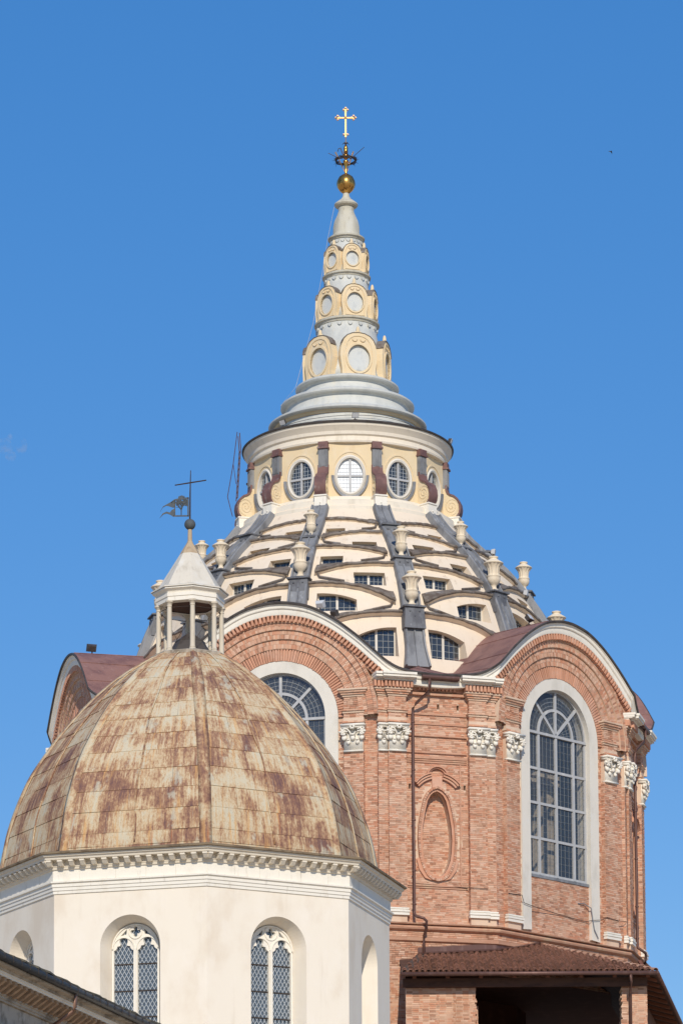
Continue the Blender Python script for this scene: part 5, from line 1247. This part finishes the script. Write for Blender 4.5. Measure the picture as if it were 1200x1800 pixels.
# lead flashing along the wall
m = MB(); xs2 = [X0 + 0.75 + (7.9 - X0 - 0.75) * i / 24 for i in range(25)]
m.grid([[(x, wall_y(x) - 0.34, roof_z(wall_y(x) - 0.34) + 0.14) for x in xs2], [(x, wall_y(x) - 0.05, roof_z(wall_y(x)) + 0.15) for x in xs2], [(x, wall_y(x) - 0.03, roof_z(wall_y(x)) + 0.36) for x in xs2]]); m.build('flashing', 'pipe', lean)
m = MB(); m.hexa([(X0 - .02, EY, EZL - .05), (X0 + .38, EY, EZL - .05), (X0 + 1.1, EY + 4.7, roof_z(EY + 4.7) - .05), (X0 + .72, EY + 4.7, roof_z(EY + 4.7) - .05), (X0 - .02, EY, EZL + .09), (X0 + .30, EY, EZL + .11), (X0 + 1.05, EY + 4.7, roof_z(EY + 4.7) + .11), (X0 + .72, EY + 4.7, roof_z(EY + 4.7) + .09)]); m.build('verge_sheet', 'dark_edge', lean)
# brick piers with torn edges
def brick_pier(x0, x1, y0, y1, zt, z0, rag_l, rag_r):
    m = MB(); f = Fr(0, -y0); k = 0; z = z0; q = MB(); L0 = L1 = 0
    while z < zt:
        a = x0 + (random.uniform(0, 0.09) if rag_l else 0); b_ = x1 - (random.uniform(0, 0.10) if rag_r else 0)
        if rag_r == 2: b_ = x1 + max(0, (zt - z - 1.1)) * 1.3 * random.uniform(.8, 1.1)
        zz = min(z + 3 * CH if rag_r == 2 else z + CH, zt)
        m.box(f, a, b_, -(y1 - y0), 0.0, z, zz)
        bricks(q, f, a, b_, z + .007, zz, 0.0)
        sr = Fr(90, 0); sr.o = Vector((b_, y0, 0)); bricks(q, sr, 0.0, y1 - y0, z + .007, zz, 0.0)
        z = zz
    p = m.build('brick_pier', 'mortar', lean); q.build('brickwork', 'brick', p, kind='stuff')
brick_pier(2.12, 4.95, -16.35, -15.6, 23.02, 19.0, 0, 1)
brick_pier(10.65, 11.70, -16.30, -15.4, 23.05, 19.0, 1, 0)
brick_pier(4.9, 5.0, -15.55, -14.9, 22.4, 19.0, 0, 2)
m = MB(); fb = Fr(0, 14.2); m.box(fb, -0.4, 2.15, -1.5, -0.0, 15, 24.24); w_ = m.build('side_wall', 'mortar', lean)
q = MB(); bricks(q, fb, -0.4, 2.15, 19.0, 24.24, 0.0); q.build('brickwork', 'brick', w_, kind='stuff')
m = MB(); m.tube([(11.0, EY - 0.09, EZL - 0.1), (11.0, EY - 0.05, EZL - 0.4), (11.03, EY + 0.72, EZL - 0.75), (11.03, EY + 0.78, 19)], 0.065, 10); m.build('downpipe', 'pipe', lean, smooth=True)
m = MB(); m.hexa([(11.3, -15.3, 0), (17.6, 24, 0), (16.6, 24, 0), (10.9, -15.3, 0), (11.3, -15.3, 23.4), (17.6, 24, 23.4), (16.6, 24, 23.4), (10.9, -15.3, 23.4)]); m.build('side_wall', bpy.data.materials['shade_brick'], lean)
for i in range(14):
    yy = EY + 1.2 + i * 1.5; xx = X1 + (yy - EY) * 0.16; m = MB(); m.hexa([(xx - 1.3, yy - .07, EZL + .10), (xx - .06, yy - .07, EZL - .24), (xx - .06, yy + .07, EZL - .24), (xx - 1.3, yy + .07, EZL + .10), (xx - 1.3, yy - .07, EZL + .22), (xx - .06, yy - .07, EZL - .12), (xx - .06, yy + .07, EZL - .12), (xx - 1.3, yy + .07, EZL + .22)]); m.build('rafter', bpy.data.materials['rafter_0'], lean)
m = MB(); m.box(Fr(0, 0), -0.4, 11.7, 4.0, 15.5, 18.6, 19.0); m.build('bounce_block_floor', 'darkwood', lean)  # unseen floor added to keep ground bounce out of the void
m = MB(); m.box(Fr(0, 0), 1.9, 2.13, 6.0, 14.15, 19.0, 24.2); m.build('side_wall', bpy.data.materials['shade_brick'], lean)  # closing wall added to keep light out of the lean-to

# ================================================================== SMALL FIXTURES
def floodlight(name, pos, yaw, tilt, label, sc=1.0, group=None, cat='floodlight', box_mat='dark_edge'):
    t = thing(name, label, cat, pos, group); R = Matrix.Translation(pos) @ Matrix.Rotation(radians(yaw), 4, 'Z')
    def T(pts, M_): return [M_ @ Vector(p) for p in pts]
    m = MB(); m.tube([R @ Vector((0, 0, 0)), R @ Vector((0, 0, 0.22 * sc))], 0.03 * sc, 6); m.hexa(T([(-.10*sc, -.10*sc, 0), (.10*sc, -.10*sc, 0), (.10*sc, .10*sc, 0), (-.10*sc, .10*sc, 0), (-.10*sc, -.10*sc, .03*sc), (.10*sc, -.10*sc, .03*sc), (.10*sc, .10*sc, .03*sc), (-.10*sc, .10*sc, .03*sc)], R)); m.build('bracket', 'iron', t)
    R2 = R @ Matrix.Translation((0, 0, 0.30 * sc)) @ Matrix.Rotation(radians(tilt), 4, 'X')
    a, b_, c = 0.20 * sc, 0.10 * sc, 0.15 * sc
    m = MB(); m.hexa(T([(-a, -b_, -c), (a, -b_, -c), (a*.7, b_, -c*.7), (-a*.7, b_, -c*.7), (-a, -b_, c), (a, -b_, c), (a*.7, b_, c*.7), (-a*.7, b_, c*.7)], R2)); m.build('housing', box_mat, t)
    m = MB(); m.hexa(T([(-a*.9, -b_-.015, -c*.88), (a*.9, -b_-.015, -c*.88), (a*.9, -b_, -c*.88), (-a*.9, -b_, -c*.88), (-a*.9, -b_-.015, c*.88), (a*.9, -b_-.015, c*.88), (a*.9, -b_, c*.88), (-a*.9, -b_, c*.88)], R2)); m.build('lens', 'camera', t)
    return t
def roofpt(phi, t, o): 
    p = hood_P(phi, t, o); return (p.x, p.y, hood_z(t) + 0.09 + (0.66 - o) * 0.03)
floodlight('floodlight', roofpt(-13.8, 0.42, 0.1), 160, -40, 'pale box floodlight on the crest of the front brick gable', 1.0, box_mat='camera')
floodlight('floodlight', roofpt(-13.8, 0.56, 0.0), 150, -30, 'dark floodlight beside the pale one on the front gable', 0.9)
floodlight('floodlight', roofpt(46.2, -0.28, -0.6), 60, -35, 'dark floodlight behind the right hand gable crest', 1.0)
p = DP(4, 4.62, 50.02); floodlight('floodlight', tuple(p), 10, 30, 'small floodlight above the middle oval window cornice', 0.75)
p = DP(-38, 4.62, 50.02); floodlight('floodlight', tuple(p), -38, 30, 'small floodlight on the left of the lantern cornice', 0.75)
p = DP(80, 4.66, 50.0); floodlight('floodlight', tuple(p), 80, 20, 'small floodlight on the right edge of the lantern cornice', 0.75)
p = DP(62, 7.2, 44.15); floodlight('floodlight', tuple(p), 80, 10, 'white floodlight below the upper urn on the right of the dome', 0.8, box_mat='camera')
p = DP(62, 8.75, 42.1); floodlight('floodlight', tuple(p), 80, 10, 'grey floodlight beside the tall urn on the right of the dome', 0.8, box_mat='camera')
floodlight('security_camera', roofpt(-73.8, 0.0, -0.45), 200, -25, 'dark camera on a short mast on the left copper gable roof', 1.15, cat='camera')

lad = thing('roof_ladder', 'thin rusty iron ladder and stay beside the left of the lantern drum', 'ladder', tuple(DP(-82, 4.9, 46.6)))
m = MB()
for a in (-84, -78): m.tube([DP(a, 5.05, 47.6), DP(a, 4.9, 49.9), DP(a, 4.95, 50.6)], 0.022, 5)
m.build('rail', 'redsteel', lad)
for i in range(9):
    m = MB(); m.tube([DP(-84, 5.03 - 0.015 * i, 47.7 + i * 0.26), DP(-78, 5.03 - 0.015 * i, 47.7 + i * 0.26)], 0.016, 5); m.build('rung', 'redsteel', lad)
m = MB(); m.tube([DP(-86, 4.98, 50.85), DP(-87, 5.16, 49.4), DP(-88, 5.42, 47.9), DP(-88, 5.2, 47.0)], 0.018, 5); m.tube([DP(-87, 5.16, 49.4), DP(-84, 5.05, 48.4)], 0.014, 5); m.build('stay', 'redsteel', lad)

cab = thing('facade_cable', 'thin dark cable strung across the right arch wall below the window', 'cable', tuple(Fr(46.2, AA).P(0, 0.1, 26)))
fa = Fr(46.2, AA); fpn = Fr(16.2, AP); m = MB()
m.tube([fpn.P(-0.95, 0.08, 27.95), fpn.P(0.5, 0.06, 27.9), fpn.P(1.2, 0.10, 27.86), fpn.P(1.36, 0.30, 27.84), fpn.P(2.1, 0.30, 27.82)], 0.012, 5)
m.tube([fa.P(-3.6, 0.24, 27.75), fa.P(-2.75, 0.24, 27.78), fa.P(-2.5, 0.14, 27.5), fa.P(-1.9, 0.14, 27.42), fa.P(0, -0.03, 27.32), fa.P(1.6, -0.02, 27.22), fa.P(2.0, 0.14, 27.3), fa.P(2.55, 0.14, 27.38), fa.P(2.75, 0.24, 27.5), fa.P(3.6, 0.24, 27.45), fa.P(4.1, 0.2, 27.5)], 0.014, 5)
m.build('wire', 'cable', cab)
m = MB(); m.tube([fa.P(1.2, -0.04, 27.95), fa.P(1.55, 0.0, 27.98), fa.P(1.85, 0.14, 27.8), fa.P(1.95, 0.14, 27.3), fa.P(2.05, 0.14, 26.9), fa.P(2.3, 0.14, 26.55)], 0.022, 6); m.build('conduit', 'lead', cab)

bp = Vector((19.66, 94.0, 101.5)); m = MB()       # swift seen from below, wings half folded
bird_v = [(0, -.02, .10), (.035, 0, .05), (.03, .01, -.05), (0, 0, -.14), (-.03, .01, -.05), (-.035, 0, .05), (-.12, .02, .09), (-.24, .04, .05), (-.10, .02, .02), (.05, .05, -.06), (.06, .08, -.20), (.02, .04, -.04), (0, -.045, .02), (0, .045, .02)]
m.add([bp + Vector(q) for q in bird_v], ((0, 1, 12), (1, 2, 12), (2, 3, 12), (3, 4, 12), (4, 5, 12), (5, 0, 12), (1, 0, 13), (2, 1, 13), (3, 2, 13), (4, 3, 13), (5, 4, 13), (0, 5, 13), (5, 6, 8), (6, 7, 8), (4, 5, 8), (1, 9, 11), (9, 10, 11)))
setprops(m.build('bird', 'black'), 'tiny dark bird flying in the clear sky at the right', 'bird')

# faint wisps of cloud far off at the left
def wisp():
    m = bpy.data.materials.new('cloud_vapour'); m.use_nodes = True; nt = m.node_tree
    for n in list(nt.nodes):
        if n.type != 'OUTPUT_MATERIAL': nt.nodes.remove(n)
    v = nt.nodes.new('ShaderNodeVolumePrincipled'); v.inputs['Color'].default_value = (0.95, 0.96, 1, 1); v.inputs['Anisotropy'].default_value = 0.0
    g = nt.nodes.new('ShaderNodeNewGeometry'); n = nt.nodes.new('ShaderNodeTexNoise'); n.inputs['Scale'].default_value = 0.45; n.inputs['Detail'].default_value = 5
    nt.links.new(g.outputs['Position'], n.inputs['Vector']); r = nt.nodes.new('ShaderNodeMapRange'); r.inputs[1].default_value = 0.46; r.inputs[2].default_value = 0.72; r.inputs[4].default_value = 0.22
    nt.links.new(n.outputs[0], r.inputs[0]); nt.links.new(r.outputs[0], v.inputs['Density']); nt.links.new(v.outputs[0], nt.nodes[0].inputs['Volume']); return m
cl = MB()
for c_, sc in (((-87.0, 744, 282.4), (2.4, 2.4, 2.2)), ((-82.7, 744, 282.6), (1.7, 2.0, 2.3)), ((-85.6, 744, 285.0), (0.8, 1.0, 0.9)), ((-85.4, 744, 279.8), (1.6, 1.4, 1.4))):
    cl.sphere(c_, 1.0, 14, 10, sc)
setprops(cl.build('cloud', wisp(), smooth=True), 'faint wisp of white cloud at the left edge of the sky', 'cloud', kind='stuff')
